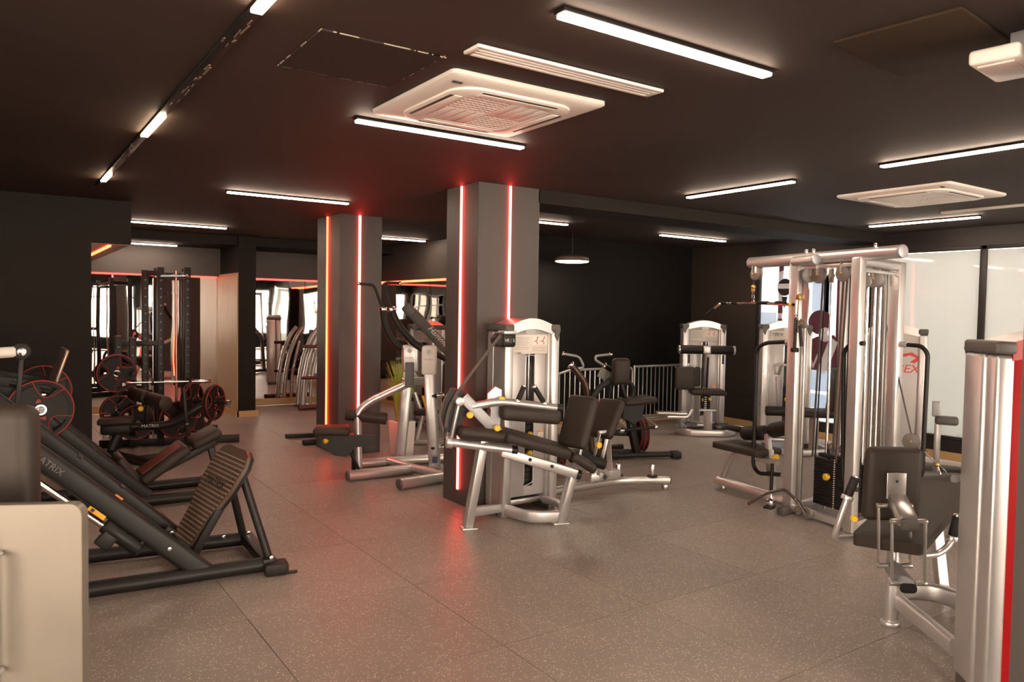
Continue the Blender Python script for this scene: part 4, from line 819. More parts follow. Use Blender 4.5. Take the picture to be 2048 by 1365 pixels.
# short bars lying on the floor frame
tag(obj('straight_bar', MB().tube([FL-U*0.18+Nn*0.30+Z*0.05, FL-U*0.05+Nn*0.22+Z*0.17, FL+U*0.1+Nn*0.16+Z*0.235, FL+U*0.30+Nn*0.20+Z*0.18, FL+U*0.50+Nn*0.30+Z*0.12], 0.014, 10, 0.05), mat('bar_dark_chrome', (0.25, 0.21, 0.2), 0.25, 0.9)), 'bent chrome cable bar resting on the foot of the cable tower', 'cable bar')
t2 = Thing('strap_handle', 'chrome and black cable handle hanging at the cable tower foot', 'cable handle', (5.62, 4.16, 0.0))
t2.t('strap', [(5.74, 4.26, 0.38), (5.72, 4.25, 0.12)], 0.016, BLACK); t2.c('link', (5.72, 4.25, 0.13), (5.71, 4.24, 0.05), 0.014, CHROME, 0.003); t2.p('clip', MB().box((5.69, 4.23, 0.045), (0.10, 0.07, 0.06), 0.015, rz=0.4), CHROME); t2.p('sole', MB().box((5.68, 4.23, 0.008), (0.14, 0.08, 0.014), 0.005, rz=0.4), BLACK)

# ---------------------------------------------------------------- back extension machine in the right foreground
t = Thing('back_extension_machine', 'silver back extension machine with red-backed tower and black pads on the right', 'gym machine', (4.05, 1.95, 0))
yw = math.radians(137.5); ex = Vector((math.cos(yw), math.sin(yw), 0)); ey = Vector((-math.sin(yw), math.cos(yw), 0)); O = Vector((3.98, 1.497, 0))
tower(t, O, yw, 1.62, 0.70, back=REDS, placard=(0.0, 0.4))
W_ = Vector((0.55, -0.83, 0)).normalized()
hd = (Vector((4.69, 2.275, 0.71))-Vector((3.96, 2.21, 0.49)))
bo = [(sx*0.17-sx*r_*(1-math.cos(q)), sy*0.52-sy*r_*(1-math.sin(q))) for sx, sy, qs, r_ in ((1, 1, (0, 1, 2, 3), 0.03), (-1, 1, (3, 2, 1, 0), 0.03), (-1, -1, (0, 1, 2, 3), 0.03), (1, -1, (3, 2, 1, 0), 0.03)) for q in [k*PI/6 for k in qs]]
t.p('bench', MB().prism(bo, (4.45, 2.30, 0.562), (0.40, -0.91, 0), (1.005, 0.205, 0.16), 0.065), VINYL)
t.p('back_pad', MB().pad((4.05, 2.235, 0.795), (0.83, -0.55, 0.0), (-0.06, -0.04, 1), (0.31, 0.41, 0.085), 0.045, 4), VINYL)
Pc = Vector((4.02, 2.22, 0.0)); Wd = Vector((0.83, -0.55, 0)); Nd = Vector((-0.55, -0.83, 0))
t.p('pad_plate', MB().pad(Pc+Z*0.80+Nd*0.052, Wd, (0, 0, 1), (0.105, 0.14, 0.008), 0.003), STEEL); t.c('plate_hole', Pc+Z*0.825+Nd*0.055, Pc+Z*0.825+Nd*0.058, 0.008, INKD)
ab = t.p('arm_block', MB().bar(Pc+Z*0.735+Nd*0.055, Pc+Z*0.655+Nd*0.24-Wd*0.03, 0.095, 0.07, 0.015), STEEL)
t.p('block_nose', MB().bar(Pc+Z*0.652+Nd*0.24-Wd*0.03, Pc+Z*0.635+Nd*0.285-Wd*0.035, 0.09, 0.06, 0.02), PLASTIC, ab)
st = t.p('warning_label', MB().pad(Pc+Z*0.718+Nd*0.17-Wd*0.018, Wd, (-0.4, -0.6, -0.28), (0.075, 0.05, 0.003), 0.0008), WHITE, ab); 
for sx in (-1, 1):
    for k, (nn, zz) in enumerate(((0.08, 0.70), (0.225, 0.655))):
        a = Pc+Wd*(sx*0.04-0.02)+Nd*nn+Z*zz; b_ = Pc+Wd*(sx*0.095-0.02)+Nd*nn+Z*zz
        t.c('link_pin', a, b_, 0.014, STEEL, 0.003)
        lo = Pc+Wd*(sx*0.085-0.0)+Nd*(nn-0.02)+Z*(zz-0.33)
        t.b('link_rod', b_-Wd*sx*0.008, lo, 0.010, 0.020, STEEL, 0.003, upv=tuple(Nd)); t.c('link_pin', lo-Wd*sx*0.05, lo+Wd*sx*0.012, 0.013, STEEL, 0.003)
t.p('foot_block', MB().bar(Pc+Z*0.36+Nd*0.03, Pc+Z*0.315+Nd*0.22-Wd*0.01, 0.085, 0.06, 0.02), GREYP); t.p('foot_nose', MB().bar(Pc+Z*0.315+Nd*0.21-Wd*0.01, Pc+Z*0.30+Nd*0.25-Wd*0.012, 0.085, 0.05, 0.02), RUBBER)
t.c('front_post', (4.09, 2.24, 0.0), (4.085, 2.23, 0.42), 0.034, SILVER, 0.004); t.c('post_foot', (4.09, 2.24, 0), (4.09, 2.24, 0.025), 0.05, SILVER, 0.008); t.c('front_post', (4.15, 2.26, 0.0), (4.145, 2.25, 0.5), 0.03, GREYP)
t.p('base_tube', MB().rtube([(4.11, 2.21, 0.14), (3.76, 1.74, 0.14)], 0.05, 0.085), SILVER)
t.p('base_bow', MB().rtube([(4.11, 2.25, 0.15), (4.28, 2.27, 0.15), (4.40, 2.15, 0.15), (4.36, 1.80, 0.15), (4.25, 1.72, 0.15)], 0.05, 0.10, 0.1), SILVER)
h = t.t('hand_grip', [(4.00, 2.40, 0.46), (3.83, 2.43, 0.47), (3.82, 2.40, 0.56), (3.845, 2.37, 0.70), (3.89, 2.345, 0.83)], 0.018, SILVER, 0.06, seg=12); t.c('grip_sleeve', (3.853, 2.367, 0.725), (3.885, 2.347, 0.825), 0.024, RUBBER, 0.003, h); t.c('grip_collar', (3.845, 2.371, 0.70), (3.853, 2.367, 0.725), 0.032, SILVER, 0.004, h)
h = t.t('hand_grip', [(4.12, 2.10, 0.42), (4.26, 2.07, 0.415), (4.33, 2.045, 0.47), (4.36, 2.03, 0.63)], 0.018, SILVER, 0.06, seg=12); t.c('grip_sleeve', (4.338, 2.042, 0.51), (4.358, 2.031, 0.615), 0.024, RUBBER, 0.003, h); t.c('grip_collar', (4.333, 2.044, 0.485), (4.338, 2.042, 0.51), 0.032, SILVER, 0.004, h); t.c('grip_cap', (4.358, 2.031, 0.615), (4.361, 2.03, 0.63), 0.023, CHROME, 0.003, h)
t.b('bench_rail', (4.05, 2.24, 0.44), (4.85, 2.38, 0.565), 0.06, 0.06, SILVER); t.b('bench_leg', (4.78, 2.37, 0.55), (4.70, 2.25, 0.0), 0.06, 0.06, SILVER); t.b('rear_tube', (4.68, 2.25, 0.08), (4.3, 1.75, 0.08), 0.06, 0.06, SILVER)
knob(t, (3.90, 2.36, 0.60), (-0.6, -0.5, 0), 0.02)

# ---------------------------------------------------------------- hack squat machine in the left foreground
TREAD = mat('tread_rubber', (0.10, 0.060, 0.042), 0.42, 0, 0.3, 12); TREADL = mat('tread_rib_glint', (0.25, 0.18, 0.14), 0.4, 0, 0.3, 20)  # ribs lighter than the tread: their glint is painted into the colour
t = Thing('hack_squat_machine', 'black hack squat machine with ribbed foot platform and inclined rails, beside the metal cabinet', 'gym machine', (0.6, 5.2, 0))
t.t('base_rail', [(-0.45, 5.0, 0.055), (1.45, 4.85, 0.055)], 0.047, BLACK, seg=16); t.t('base_rail', [(-0.45, 5.72, 0.055), (1.45, 5.47, 0.055)], 0.047, BLACK, seg=16)
t.b('cross_rail', (1.44, 4.80, 0.065), (1.47, 5.50, 0.065), 0.09, 0.07, BLACK, 0.015); t.b('cross_rail', (-0.4, 5.0, 0.06), (-0.4, 5.7, 0.06), 0.08, 0.07, BLACK, 0.015); t.b('cross_rail', (0.98, 4.9, 0.11), (0.98, 5.53, 0.13), 0.06, 0.06, BLACK, 0.01)
t.p('corner_foot', MB().box((1.475, 4.80, 0.04), (0.15, 0.13, 0.08), 0.02, rz=-0.15), RUBBER); t.p('floor_tab', MB().box((1.55, 4.76, 0.008), (0.10, 0.03, 0.012), 0.003, rz=-0.15), BLACK)
up1 = V3((0.92, 0, 1))
r1 = t.p('inclined_rail', MB().rtube([(1.07, 4.89, 0.05), (0.218, 4.99, 0.825), (-0.40, 5.065, 1.39)], 0.075, 0.125, 0, (0.68, 0, 0.73)), BLACK); r2 = t.p('inclined_rail', MB().rtube([(1.02, 5.53, 0.135), (0.246, 5.63, 0.868), (-0.40, 5.71, 1.48)], 0.065, 0.10, 0, (0.68, 0, 0.73)), BLACK)
al = Vector((-0.852, 0.10, 0.775)).normalized()
t.text('MATRIX', V3((0.245, 4.947, 0.80)), -al, (0.68, 0, 0.73), 0.052, mat('ink_dim', (0.16, 0.14, 0.13), 0.5), r1)
for x, z in ((0.86, 0.24), (1.00, 0.112)): t.c('rail_bolt', (x, 4.865, z), (x, 4.88, z), 0.013, CHROME, 0.003, r1)
for k in range(2): t.c('rail_slot', V3((0.42+k*0.22, 5.06, 0.80-k*0.2)), V3((0.40+k*0.22, 5.06, 0.82-k*0.2)), 0.012, INKD)
t.t('guide_rod', [(-0.40, 5.03, 1.22), (0.56, 4.945, 0.375)], 0.020, CHROME, seg=14); t.t('guide_rod', [(-0.40, 5.62, 1.33), (0.50, 5.52, 0.52)], 0.020, CHROME, seg=14)
t.t('safety_bar', [(-0.30, 5.0, 1.25), (0.62, 4.935, 0.43)], 0.012, BLACK)
t.c('stop_buffer', (0.52, 4.94, 0.42), (0.70, 4.92, 0.25), 0.045, BLACK, 0.01); t.p('stop_block', MB().pad((0.53, 4.92, 0.335), al, (0, 1, 0), (0.09, 0.05, 0.10), 0.008), BLACK); t.b('stop_bracket', (0.68, 4.92, 0.22), (0.74, 4.92, 0.34), 0.05, 0.02, BLACK)
lb = t.p('warning_label', MB().pad((0.482, 4.925, 0.497), al, (0.6, 0, 0.6), (0.11, 0.028, 0.004), 0.001), mat('label_yellow', (0.85, 0.42, 0.02), 0.5)); t.p('label_mark', MB().pad((0.46, 4.9215, 0.517), al, (0.6, 0, 0.6), (0.02, 0.018, 0.003), 0.0005), INKD, lb)
t.p('label_red', MB().pad((0.60, 4.955, 0.567), al, (0.6, 0, 0.6), (0.05, 0.014, 0.004), 0.001), ORANGE)
# ribbed platform
pb, pt_ = Vector((1.0, 5.215, 0.17)), Vector((1.325, 5.165, 0.735)); ph = (pt_-pb).normalized(); pw = Vector((0.10, -0.99, 0)).normalized(); L = (pt_-pb).length
out = [(-0.16, 0), (0.16, 0), (0.185, 0.18), (0.27, 0.42), (0.275, 0.58), (0.23, L+0.0), (0.15, L+0.03), (-0.15, L+0.03), (-0.23, L), (-0.275, 0.58), (-0.27, 0.42), (-0.185, 0.18)]
pf = t.p('foot_platform', MB().prism(out, pb, pw, ph, 0.03), TREAD); nrm = pw.cross(ph)
if nrm.x > 0: nrm = -nrm
def halfw(y):
    pts = [(0, 0.16), (0.18, 0.185), (0.42, 0.27), (0.58, 0.275), (L, 0.23)]
    for (y0, w0), (y1, w1) in zip(pts, pts[1:]):
        if y <= y1: return w0+(w1-w0)*(y-y0)/(y1-y0)
    return 0.2
for k in range(22):
    y = 0.02+k*(L-0.03)/22; w = halfw(y)-0.012; c = pb+ph*y+nrm*0.0165
    t.p('tread_rib', MB().pad(c, pw, ph, (2*w, 0.010, 0.006), 0.002, 1), TREADL, pf)
t.text('MATRIX', pb+ph*0.42+nrm*0.0205, pw, ph, 0.09, mat('tread_mark', (0.03, 0.02, 0.017), 0.6), pf)
t.p('platform_rim', MB().prism([(x*1.03, y) for x, y in out], pb-nrm*0.02, pw, ph, 0.018), BLACK)
for y0, y1, x0 in ((4.98, 4.86, 1.40), (5.38, 5.47, 1.40)): t.t('platform_leg', [(1.30, y0, 0.66), (x0+0.045, y1, 0.10)], 0.026, BLACK, seg=14)
for y in (5.0, 5.42): t.b('platform_arm', (1.0, y, 0.10), (1.29, y-0.03, 0.62), 0.03, 0.05, BLACK, 0.008)
for y in (5.05, 5.38):
    b_ = t.b('platform_hinge', (0.92, y, 0.22), (1.04, y, 0.13), 0.03, 0.06, BLACK); t.c('hinge_bolt', (0.96, y-0.02, 0.20), (0.96, y-0.035, 0.20), 0.016, CHROME, 0.003, b_)
for x, y in ((1.445, 4.835), (1.47, 5.45), (1.30, 5.44)): t.c('foot_bolt', (x, y-0.035, 0.11), (x, y-0.05, 0.11), 0.014, CHROME, 0.003)
# shoulder carriage at the upper end
cg = t.t('shoulder_bar', [(-0.35, 5.03, 1.40), (0.10, 5.0, 1.43)], 0.03, WHITE, seg=14); t.c('shoulder_roller', (0.125, 5.06, 1.43), (0.125, 4.98, 1.43), 0.045, RUBBER, 0.01); t.c('roller_cap', (0.125, 4.98, 1.43), (0.125, 4.968, 1.43), 0.024, CHROME, 0.004, cg)
t.b('carriage_bar', (0.125, 5.03, 1.39), (0.10, 5.03, 1.08), 0.025, 0.03, BLACK); t.pad('shoulder_pad', (-0.12, 5.2, 1.42), (0, 1, 0), (-0.7, 0, 0.7), (0.5, 0.20, 0.09), VINYL, 0.035); t.c('carriage_sleeve', (-0.22, 5.02, 1.06), (0.0, 5.0, 0.87), 0.035, BLACK, 0.006)

# ---------------------------------------------------------------- 45 degree leg press behind it
t = Thing('leg_press_machine', 'black inclined leg press with red LED reflection painted on its back pad behind the hack squat', 'gym machine', (0.8, 7.2, 0))
for y, o in ((6.965, 0.0), (7.52, 0.02)):
    t.t('base_rail', [(-0.5, y, 0.055), (1.75, y-0.03, 0.055)], 0.047, BLACK, seg=14)
    t.p('inclined_rail', MB().rtube([(1.06, y, 0.085), (0.36, y+0.01, 0.76), (-0.30, y+0.02, 1.40)], 0.07, 0.11, 0, (0.7, 0, 0.7)), BLACK)
t.t('guide_rod', [(-0.15, 6.95, 1.16), (0.83, 6.94, 0.225)], 0.020, CHROME, seg=12); t.t('guide_rod', [(0.0, 6.93, 0.95), (0.66, 6.92, 0.33)], 0.012, CHROME, seg=12); t.c('rod_socket', (0.80, 6.94, 0.25), (0.90, 6.94, 0.155), 0.035, BLACK, 0.006)
for x in (1.70, 0.95, -0.4): t.b('cross_rail', (x, 6.95, 0.06), (x, 7.52, 0.06), 0.07, 0.06, BLACK, 0.012)
t.pad('seat', (0.955, 7.22, 0.265), (0, 1, 0), (0.56, 0, -0.80), (0.36, 0.36, 0.075), VINYL, 0.03)
bp = t.pad('back_pad', (1.215, 7.20, 0.325), (0, 1, 0), (0.80, 0, 0.56), (0.40, 0.46, 0.09), VINYL, 0.03); t.pad('red_reflection', (1.188, 7.20, 0.365), (0, 1, 0), (0.80, 0, 0.56), (0.24, 0.38, 0.012), mat('red_led_sheen', (0.15, 0.035, 0.027), 0.45, 0, 0.1, 20), 0.004, bp)  # thin red panel paints the red LED reflection onto the back pad
t.pad('head_pad', (1.555, 7.19, 0.52), (0, 1, 0), (0.86, 0, 0.42), (0.34, 0.27, 0.085), VINYL, 0.035); t.b('back_beam', (1.05, 7.2, 0.18), (1.66, 7.2, 0.47), 0.06, 0.06, BLACK); t.b('back_leg', (1.62, 7.2, 0.42), (1.70, 7.2, 0.08), 0.06, 0.06, BLACK)
t.pad('foot_plate', (0.43, 7.24, 1.17), (0, 1, 0), (0.20, 0, 0.62), (0.60, 0.34, 0.03), mat('plate_sheen', (0.30, 0.22, 0.17), 0.3, 0.7), 0.012); t.b('carriage_beam', (0.40, 7.24, 1.02), (0.10, 7.24, 1.02), 0.08, 0.06, BLACK); t.c('carriage_bolt', (0.44, 6.93, 1.02), (0.44, 6.95, 1.02), 0.018, CHROME, 0.004)
t.b('carriage_side', (0.45, 6.95, 1.02), (-0.05, 6.95, 1.12), 0.03, 0.08, BLACK); t.b('carriage_side', (0.45, 7.52, 1.02), (-0.05, 7.52, 1.12), 0.03, 0.08, BLACK)
t.t('plate_peg', [(0.29, 6.98, 0.88), (0.29, 6.78, 0.88)], 0.024, CHROME, seg=14); t.t('lever', [(0.10, 6.94, 1.09), (0.40, 6.93, 0.99)], 0.022, BLACK)
plate((0.29, 6.86, 0.88), (0.10, -0.99, 0.05), 0.235, 0.045, 'large red-lined weight plate facing out on the leg press', None, 0.35)
plate((0.34, 7.62, 0.95), (0.1, -0.99, 0.05), 0.225, 0.045, 'red-lined weight plate on the far side of the leg press', None, 0.1)

# ---------------------------------------------------------------- plate-loaded bench with rollers
t = Thing('t_bar_row_machine', 'black plate-loaded bench with two roller pads before the power rack', 'gym machine', (1.5, 9.3, 0))
t.p('leg', MB().rtube([(1.05, 9.42, 0.02), (1.08, 9.42, 0.14), (1.18, 9.45, 0.33)], 0.09, 0.09, 0.1, (0, 1, 0)), BLACK)
t.pad('seat', (1.115, 9.46, 0.405), (1, -0.2, 0), (0.2, 1, 0), (0.35, 0.30, 0.075), VINYL, 0.03); t.p('seat_box', MB().box((1.12, 9.46, 0.32), (0.30, 0.24, 0.12), 0.03, rz=-0.2), BLACK)
tb = t.t('main_tube', [(1.15, 9.45, 0.33), (1.68, 9.38, 0.325), (1.92, 9.33, 0.50), (2.06, 9.32, 0.57)], 0.047, BLACK, 0.16, seg=14); t.text('MATRIX', (1.45, 9.354, 0.335), (1, -0.13, 0), (0, 0, 1), 0.05, INKW, tb)
t.c('roller_pad', (1.325, 9.72, 0.675), (1.425, 9.36, 0.655), 0.075, VINYL, 0.012); t.c('roller_pad', (1.445, 9.30, 0.65), (1.545, 8.94, 0.63), 0.078, VINYL, 0.012); t.c('roller_hub', (1.42, 9.36, 0.655), (1.445, 9.30, 0.65), 0.04, BRASS, 0.006)
t.b('roller_post', (1.44, 9.36, 0.62), (1.42, 9.40, 0.33), 0.06, 0.06, BLACK, 0.01); knob(t, (1.35, 9.30, 0.54), (-0.3, -0.9, 0.2), 0.03)
t.b('lever_bar', (1.74, 9.02, 0.78), (1.80, 9.05, 0.02), 0.03, 0.035, BLACK); t.c('lever_ring', (1.775, 9.03, 0.39), (1.778, 9.03, 0.375), 0.025, CHROME)
t.t('floor_tube', [(1.05, 9.40, 0.05), (1.38, 8.55, 0.05)], 0.045, BLACK, seg=14); t.t('floor_tube', [(1.25, 8.9, 0.05), (1.85, 9.05, 0.05)], 0.04, BLACK, seg=14); t.p('tread_step', MB().box((1.5, 8.75, 0.03), (0.3, 0.2, 0.05), 0.012, rz=-0.3), TREAD)
ax_ = Vector((0.72, -0.69, 0)).normalized(); t.t('plate_bar', [V3((2.02, 9.45, 0.57))-ax_*0.2, V3((2.02, 9.45, 0.57))+ax_*0.34], 0.026, BLACK, seg=14); t.c('bar_end', V3((2.02, 9.45, 0.57))+ax_*0.3, V3((2.02, 9.45, 0.57))+ax_*0.37, 0.03, CHROME, 0.006)
plate(V3((2.02, 9.45, 0.565))+ax_*0.16, ax_, 0.215, 0.045, 'red-lined weight plate on the near end of the roller bench bar', None, 0.6)
plate(V3((2.02, 9.45, 0.585))-ax_*0.12, ax_, 0.215, 0.045, 'red-lined weight plate behind the outer one on the roller bench bar', None, 0.2)

# ---------------------------------------------------------------- power rack
t = Thing('power_rack', 'black perforated power rack with pull-up frame before the far mirror', 'power rack', (1.7, 10.3, 0))
def rack_post(p, h, w=0.072):
    p = V3(p); o = t.p('upright', MB().bar(p, p+Z*h, w, w, 0.006), BLACK)
    q = MB()
    for j in range(int((h-0.3)/0.10)): q.box(p+Z*(0.3+j*0.10)+Vector((0, -w/2-0.0008, 0)), (0.018, 0.002, 0.018))
    t.p('peg_hole', q, mat('hole_grey', (0.12, 0.10, 0.095), 0.5), o, kind='stuff'); return o
for p, h in (((1.66, 9.97, 0), 2.16), ((1.95, 9.91, 0), 2.17), ((1.78, 10.95, 0), 2.19), ((2.10, 10.86, 0), 2.19), ((1.50, 10.03, 0), 2.12)): rack_post(p, h)
for p, h in (((1.21, 10.05, 0), 1.33), ((1.36, 10.02, 0), 1.31)): rack_post(p, h, 0.08)
t.b('floor_rail', (1.02, 10.13, 0.05), (2.54, 9.78, 0.05), 0.075, 0.085, BLACK, 0.006); t.b('floor_rail', (1.2, 11.0, 0.05), (2.5, 10.72, 0.05), 0.075, 0.085, BLACK, 0.006); t.b('floor_rail', (1.08, 10.1, 0.05), (1.2, 11.0, 0.05), 0.075, 0.08, BLACK, 0.006)
for a, b_ in (((1.50, 10.03, 2.08), (1.66, 9.97, 2.09)), ((1.66, 9.97, 2.05), (1.78, 10.95, 2.1)), ((1.95, 9.91, 2.09), (2.10, 10.86, 2.12)), ((1.66, 9.97, 2.03), (1.95, 9.91, 2.04)), ((1.78, 10.95, 2.1), (2.1, 10.86, 2.1)), ((1.36, 10.02, 1.24), (1.66, 9.97, 1.24)), ((1.21, 10.05, 1.24), (1.36, 10.02, 1.24))): t.b('cross_beam', a, b_, 0.055, 0.06, BLACK, 0.005)
t.t('pull_up_bar', [(1.60, 9.6, 2.04), (1.88, 9.55, 2.05), (1.93, 9.75, 2.05)], 0.016, CHROME, 0.05); t.t('guide_rod', [(1.82, 9.9, 2.12), (1.83, 9.92, 0.1)], 0.016, mat('copper_rod', (0.55, 0.30, 0.24), 0.3, 0.7)); t.t('guide_rod', [(1.58, 10.0, 2.02), (1.58, 10.0, 0.1)], 0.012, CHROME)
for c in ((1.21, 9.99, 0.90), (1.21, 9.99, 0.45), (1.36, 9.96, 0.90), (1.36, 9.95, 0.36)): t.c('storage_peg', c, V3(c)+Vector((-0.03, -0.24, 0)), 0.022, BLACK, 0.004)
for c in ((1.55, 9.93, 0.765), (1.95, 9.87, 0.765)): t.p('bar_hook', MB().rtube([V3(c)+Vector((0, -0.02, 0.04)), c, V3(c)+Vector((0, -0.12, 0)), V3(c)+Vector((0, -0.12, 0.05))], 0.04, 0.02, 0.02, (1, 0, 0)), BLACK)
b_ = Thing('barbell', 'silver barbell resting low across the power rack hooks', 'barbell', (1.8, 9.79, 0.80)); b_.t('bar', [(1.42, 9.83, 0.79), (2.05, 9.76, 0.785)], 0.014, CHROME); b_.c('sleeve', (1.98, 9.765, 0.785), (2.19, 9.74, 0.783), 0.022, CHROME, 0.004); b_.c('sleeve', (1.26, 9.845, 0.79), (1.44, 9.83, 0.79), 0.022, CHROME, 0.004); b_.c('collar', (1.97, 9.766, 0.785), (1.99, 9.764, 0.785), 0.034, CHROME, 0.004)
for k, (c, R, lab) in enumerate((((1.175, 9.90, 0.90), 0.225, 'large dark weight plate highest on the power rack storage pegs'), ((1.18, 9.86, 0.46), 0.19, 'weight plate with open grips on the lower storage peg of the power rack'),
                                 ((1.36, 9.78, 0.33), 0.21, 'red-lined weight plate low on the power rack behind the bench seat'), ((1.80, 9.70, 0.34), 0.225, 'red-lined weight plate low on the power rack behind the long bench tube'), ((2.06, 9.86, 0.36), 0.20, 'red-lined weight plate partly hidden behind the roller bench bar'))):
    plate(c, (0.15, -0.98, 0), R, 0.045, lab, None, k*0.7)

# ---------------------------------------------------------------- silver pullover machine between the columns
t = Thing('lat_machine', 'silver plate-loaded lat machine with two raised black handles between the columns', 'gym machine', (3.4, 7.1, 0))
for p in ([(2.87, 7.03, 0.055), (3.56, 7.02, 0.055)], [(3.20, 7.52, 0.055), (4.15, 7.38, 0.055)], [(3.15, 6.46, 0.055), (3.68, 6.52, 0.055), (4.0, 6.55, 0.055)]):
    o = t.t('base_tube', p, 0.052, SILVER, 0.05, seg=16); A = V3(p[0]); Bd = (A-V3(p[1])).normalized(); t.c('tube_cap', A+Bd*-0.005, A+Bd*0.02, 0.05, PLASTIC, 0.01, o)
t.t('base_link', [(3.50, 7.45, 0.065), (3.56, 7.02, 0.065), (3.66, 6.55, 0.065)], 0.045, SILVER, 0.1, seg=14)
t.p('frame_tube', MB().tube([(3.06, 7.22, 0.06), (3.04, 7.22, 0.66), (3.16, 7.19, 0.76), (3.60, 7.05, 0.97)], 0.038, 14, 0.12), SILVER)
for p0, p1 in (((3.70, 7.60, 0.03), (3.785, 7.57, 1.05)), ((3.70, 6.78, 0.05), (3.64, 6.82, 1.08))): t.b('post', p0, p1, 0.095, 0.115, SILVER, 0.02, upv=(0.826, -0.563, 0))
t.b('cross_member', (3.60, 7.05, 0.97), (3.78, 7.50, 0.98), 0.08, 0.08, SILVER, 0.015); t.b('cross_member', (3.58, 7.05, 0.96), (3.66, 6.85, 0.98), 0.08, 0.08, SILVER, 0.015)
for c in ((3.79, 7.55, 1.16), (3.635, 6.815, 1.19)):
    hp = t.p('head_plate', MB().pad(c, (0.826, -0.563, 0), (0, 0, 1), (0.18 if c[1] > 7 else 0.15, 0.30, 0.10), 0.03), WHITE if c[1] < 7 else SILVER); V_ = V3(c)+Vector((-0.563, -0.826, 0))*0.052+Z*0.09
    t.c('head_ring', V_, V_+Vector((-0.563, -0.826, 0))*0.004, 0.024, GREYP, 0, hp); t.text('MATRIX', V_-Z*0.08, (0.826, -0.563, 0), (0, 0, 1), 0.028, GREYP, hp)
for pts, grip in (([(3.78, 7.58, 1.24), (3.66, 7.66, 1.31), (3.56, 7.72, 1.50), (3.545, 7.735, 1.69)], [(3.545, 7.735, 1.69), (3.48, 7.78, 1.90), (3.455, 7.80, 1.965), (3.33, 7.885, 1.975)]),
                  ([(3.63, 6.83, 1.28), (3.52, 6.905, 1.345), (3.375, 7.0, 1.54), (3.32, 7.04, 1.69)], [(3.32, 7.04, 1.69), (3.25, 7.085, 1.95), (3.275, 7.065, 1.965), (3.38, 7.0, 1.965)])):
    a = t.t('arm', pts, 0.036, RUBBER, 0.14, seg=14); t.c('arm_collar', V3(pts[-1])-(V3(pts[-1])-V3(pts[-2])).normalized()*0.01, V3(pts[-1])+(V3(pts[-1])-V3(pts[-2])).normalized()*0.03, 0.045, CHROME, 0.005, a)
    g = t.t('handle', grip, 0.016, RUBBER, 0.07, seg=10); e = V3(grip[-1]); t.c('handle_cap', e, e+(e-V3(grip[-2])).normalized()*0.02, 0.02, CHROME, 0.004, g)
t.pad('placard', (3.52, 7.02, 1.03), (0.45, -0.2, 0.0), (0.25, 0, 0.95), (0.09, 0.26, 0.015), PLASTIC, 0.005)
t.pad('seat', (2.80, 7.30, 0.475), (0.92, -0.38, 0), (0.38, 0.92, 0), (0.36, 0.30, 0.08), VINYL, 0.033); t.p('seat_bracket', MB().prism([(-0.18, 0.0), (0.16, 0.0), (0.20, -0.10), (0.08, -0.22), (-0.04, -0.20), (-0.18, -0.10)], (2.86, 7.28, 0.43), (0.92, -0.38, 0), (0, 0, 1), 0.12), BLACK)
t.p('seat_plate', MB().prism([(-0.12, -0.08), (0.16, -0.05), (0.16, 0.05), (-0.12, 0.06)], (3.04, 7.18, 0.37), (0.92, -0.38, 0), (0, 0, 1), 0.02), BLACK); t.b('seat_brace', (2.94, 7.22, 0.30), (3.02, 7.12, 0.08), 0.02, 0.03, BLACK); t.b('seat_stem', (3.02, 7.24, 0.06), (3.02, 7.24, 0.42), 0.05, 0.05, BLACK); knob(t, (2.73, 7.22, 0.385), (-0.9, -0.2, 0), 0.026)
t.c('thigh_roller', (2.95, 7.31, 0.625), (3.30, 7.08, 0.585), 0.062, VINYL, 0.012)
for z in (0.83, 0.30): p_ = t.c('plate_peg', (3.67, 6.80, z), (3.92, 6.66, z+0.03), 0.022, CHROME, 0.004); t.c('peg_stop', (3.66, 6.80, z), (3.70, 6.775, z+0.005), 0.045, RUBBER, 0.01, p_)
t.c('rear_peg', (3.60, 7.10, 0.93), (3.49, 7.13, 0.99), 0.018, STEEL, 0.003); t.p('blue_label', MB().pad((3.66, 6.715, 0.19), (0.826, -0.563, 0), (0, 0, 1), (0.05, 0.06, 0.004), 0.001), mat('blue_label', (0.03, 0.06, 0.16), 0.5))

# ---------------------------------------------------------------- potted grass
t = Thing('potted_grass', 'tall green grass in a white square planter between the columns', 'potted plant', (3.93, 8.02, 0))
t.p('planter', MB().lathe((3.93, 8.02, 0), (0, 0, 1), [(0, 0.135), (0.005, 0.14), (0.40, 0.165), (0.405, 0.15), (0.37, 0.145)], 4), TERRA); t.p('soil', MB().lathe((3.93, 8.02, 0.36), (0, 0, 1), [(0, 0.14), (0.01, 0.13)], 4), mat('soil', (0.04, 0.03, 0.02), 0.9))
random.seed(11); q = MB()
for k in range(240):
    a = random.uniform(0, 2*PI); r = random.uniform(0, 0.08); h = random.uniform(0.45, 0.85); l = random.uniform(0.02, 0.18); b0 = Vector((3.93+r*math.cos(a), 8.02+r*math.sin(a), 0.37)); dr = Vector((math.cos(a), math.sin(a), 0)); sd = Vector((-dr.y, dr.x, 0))
    rows = []
    for i in range(5):
        s_ = i/4; c = b0+dr*l*s_*s_+Z*h*s_*(1-0.12*s_); w = 0.009*(1-s_)+0.001; rows += [c-sd*w, c+dr*0.002, c+sd*w]
    q.add(rows, [[i*3+j, i*3+j+1, i*3+j+4, i*3+j+3] for i in range(4) for j in range(2)])
t.p('grass_blades', q, GRASSM, kind='stuff')

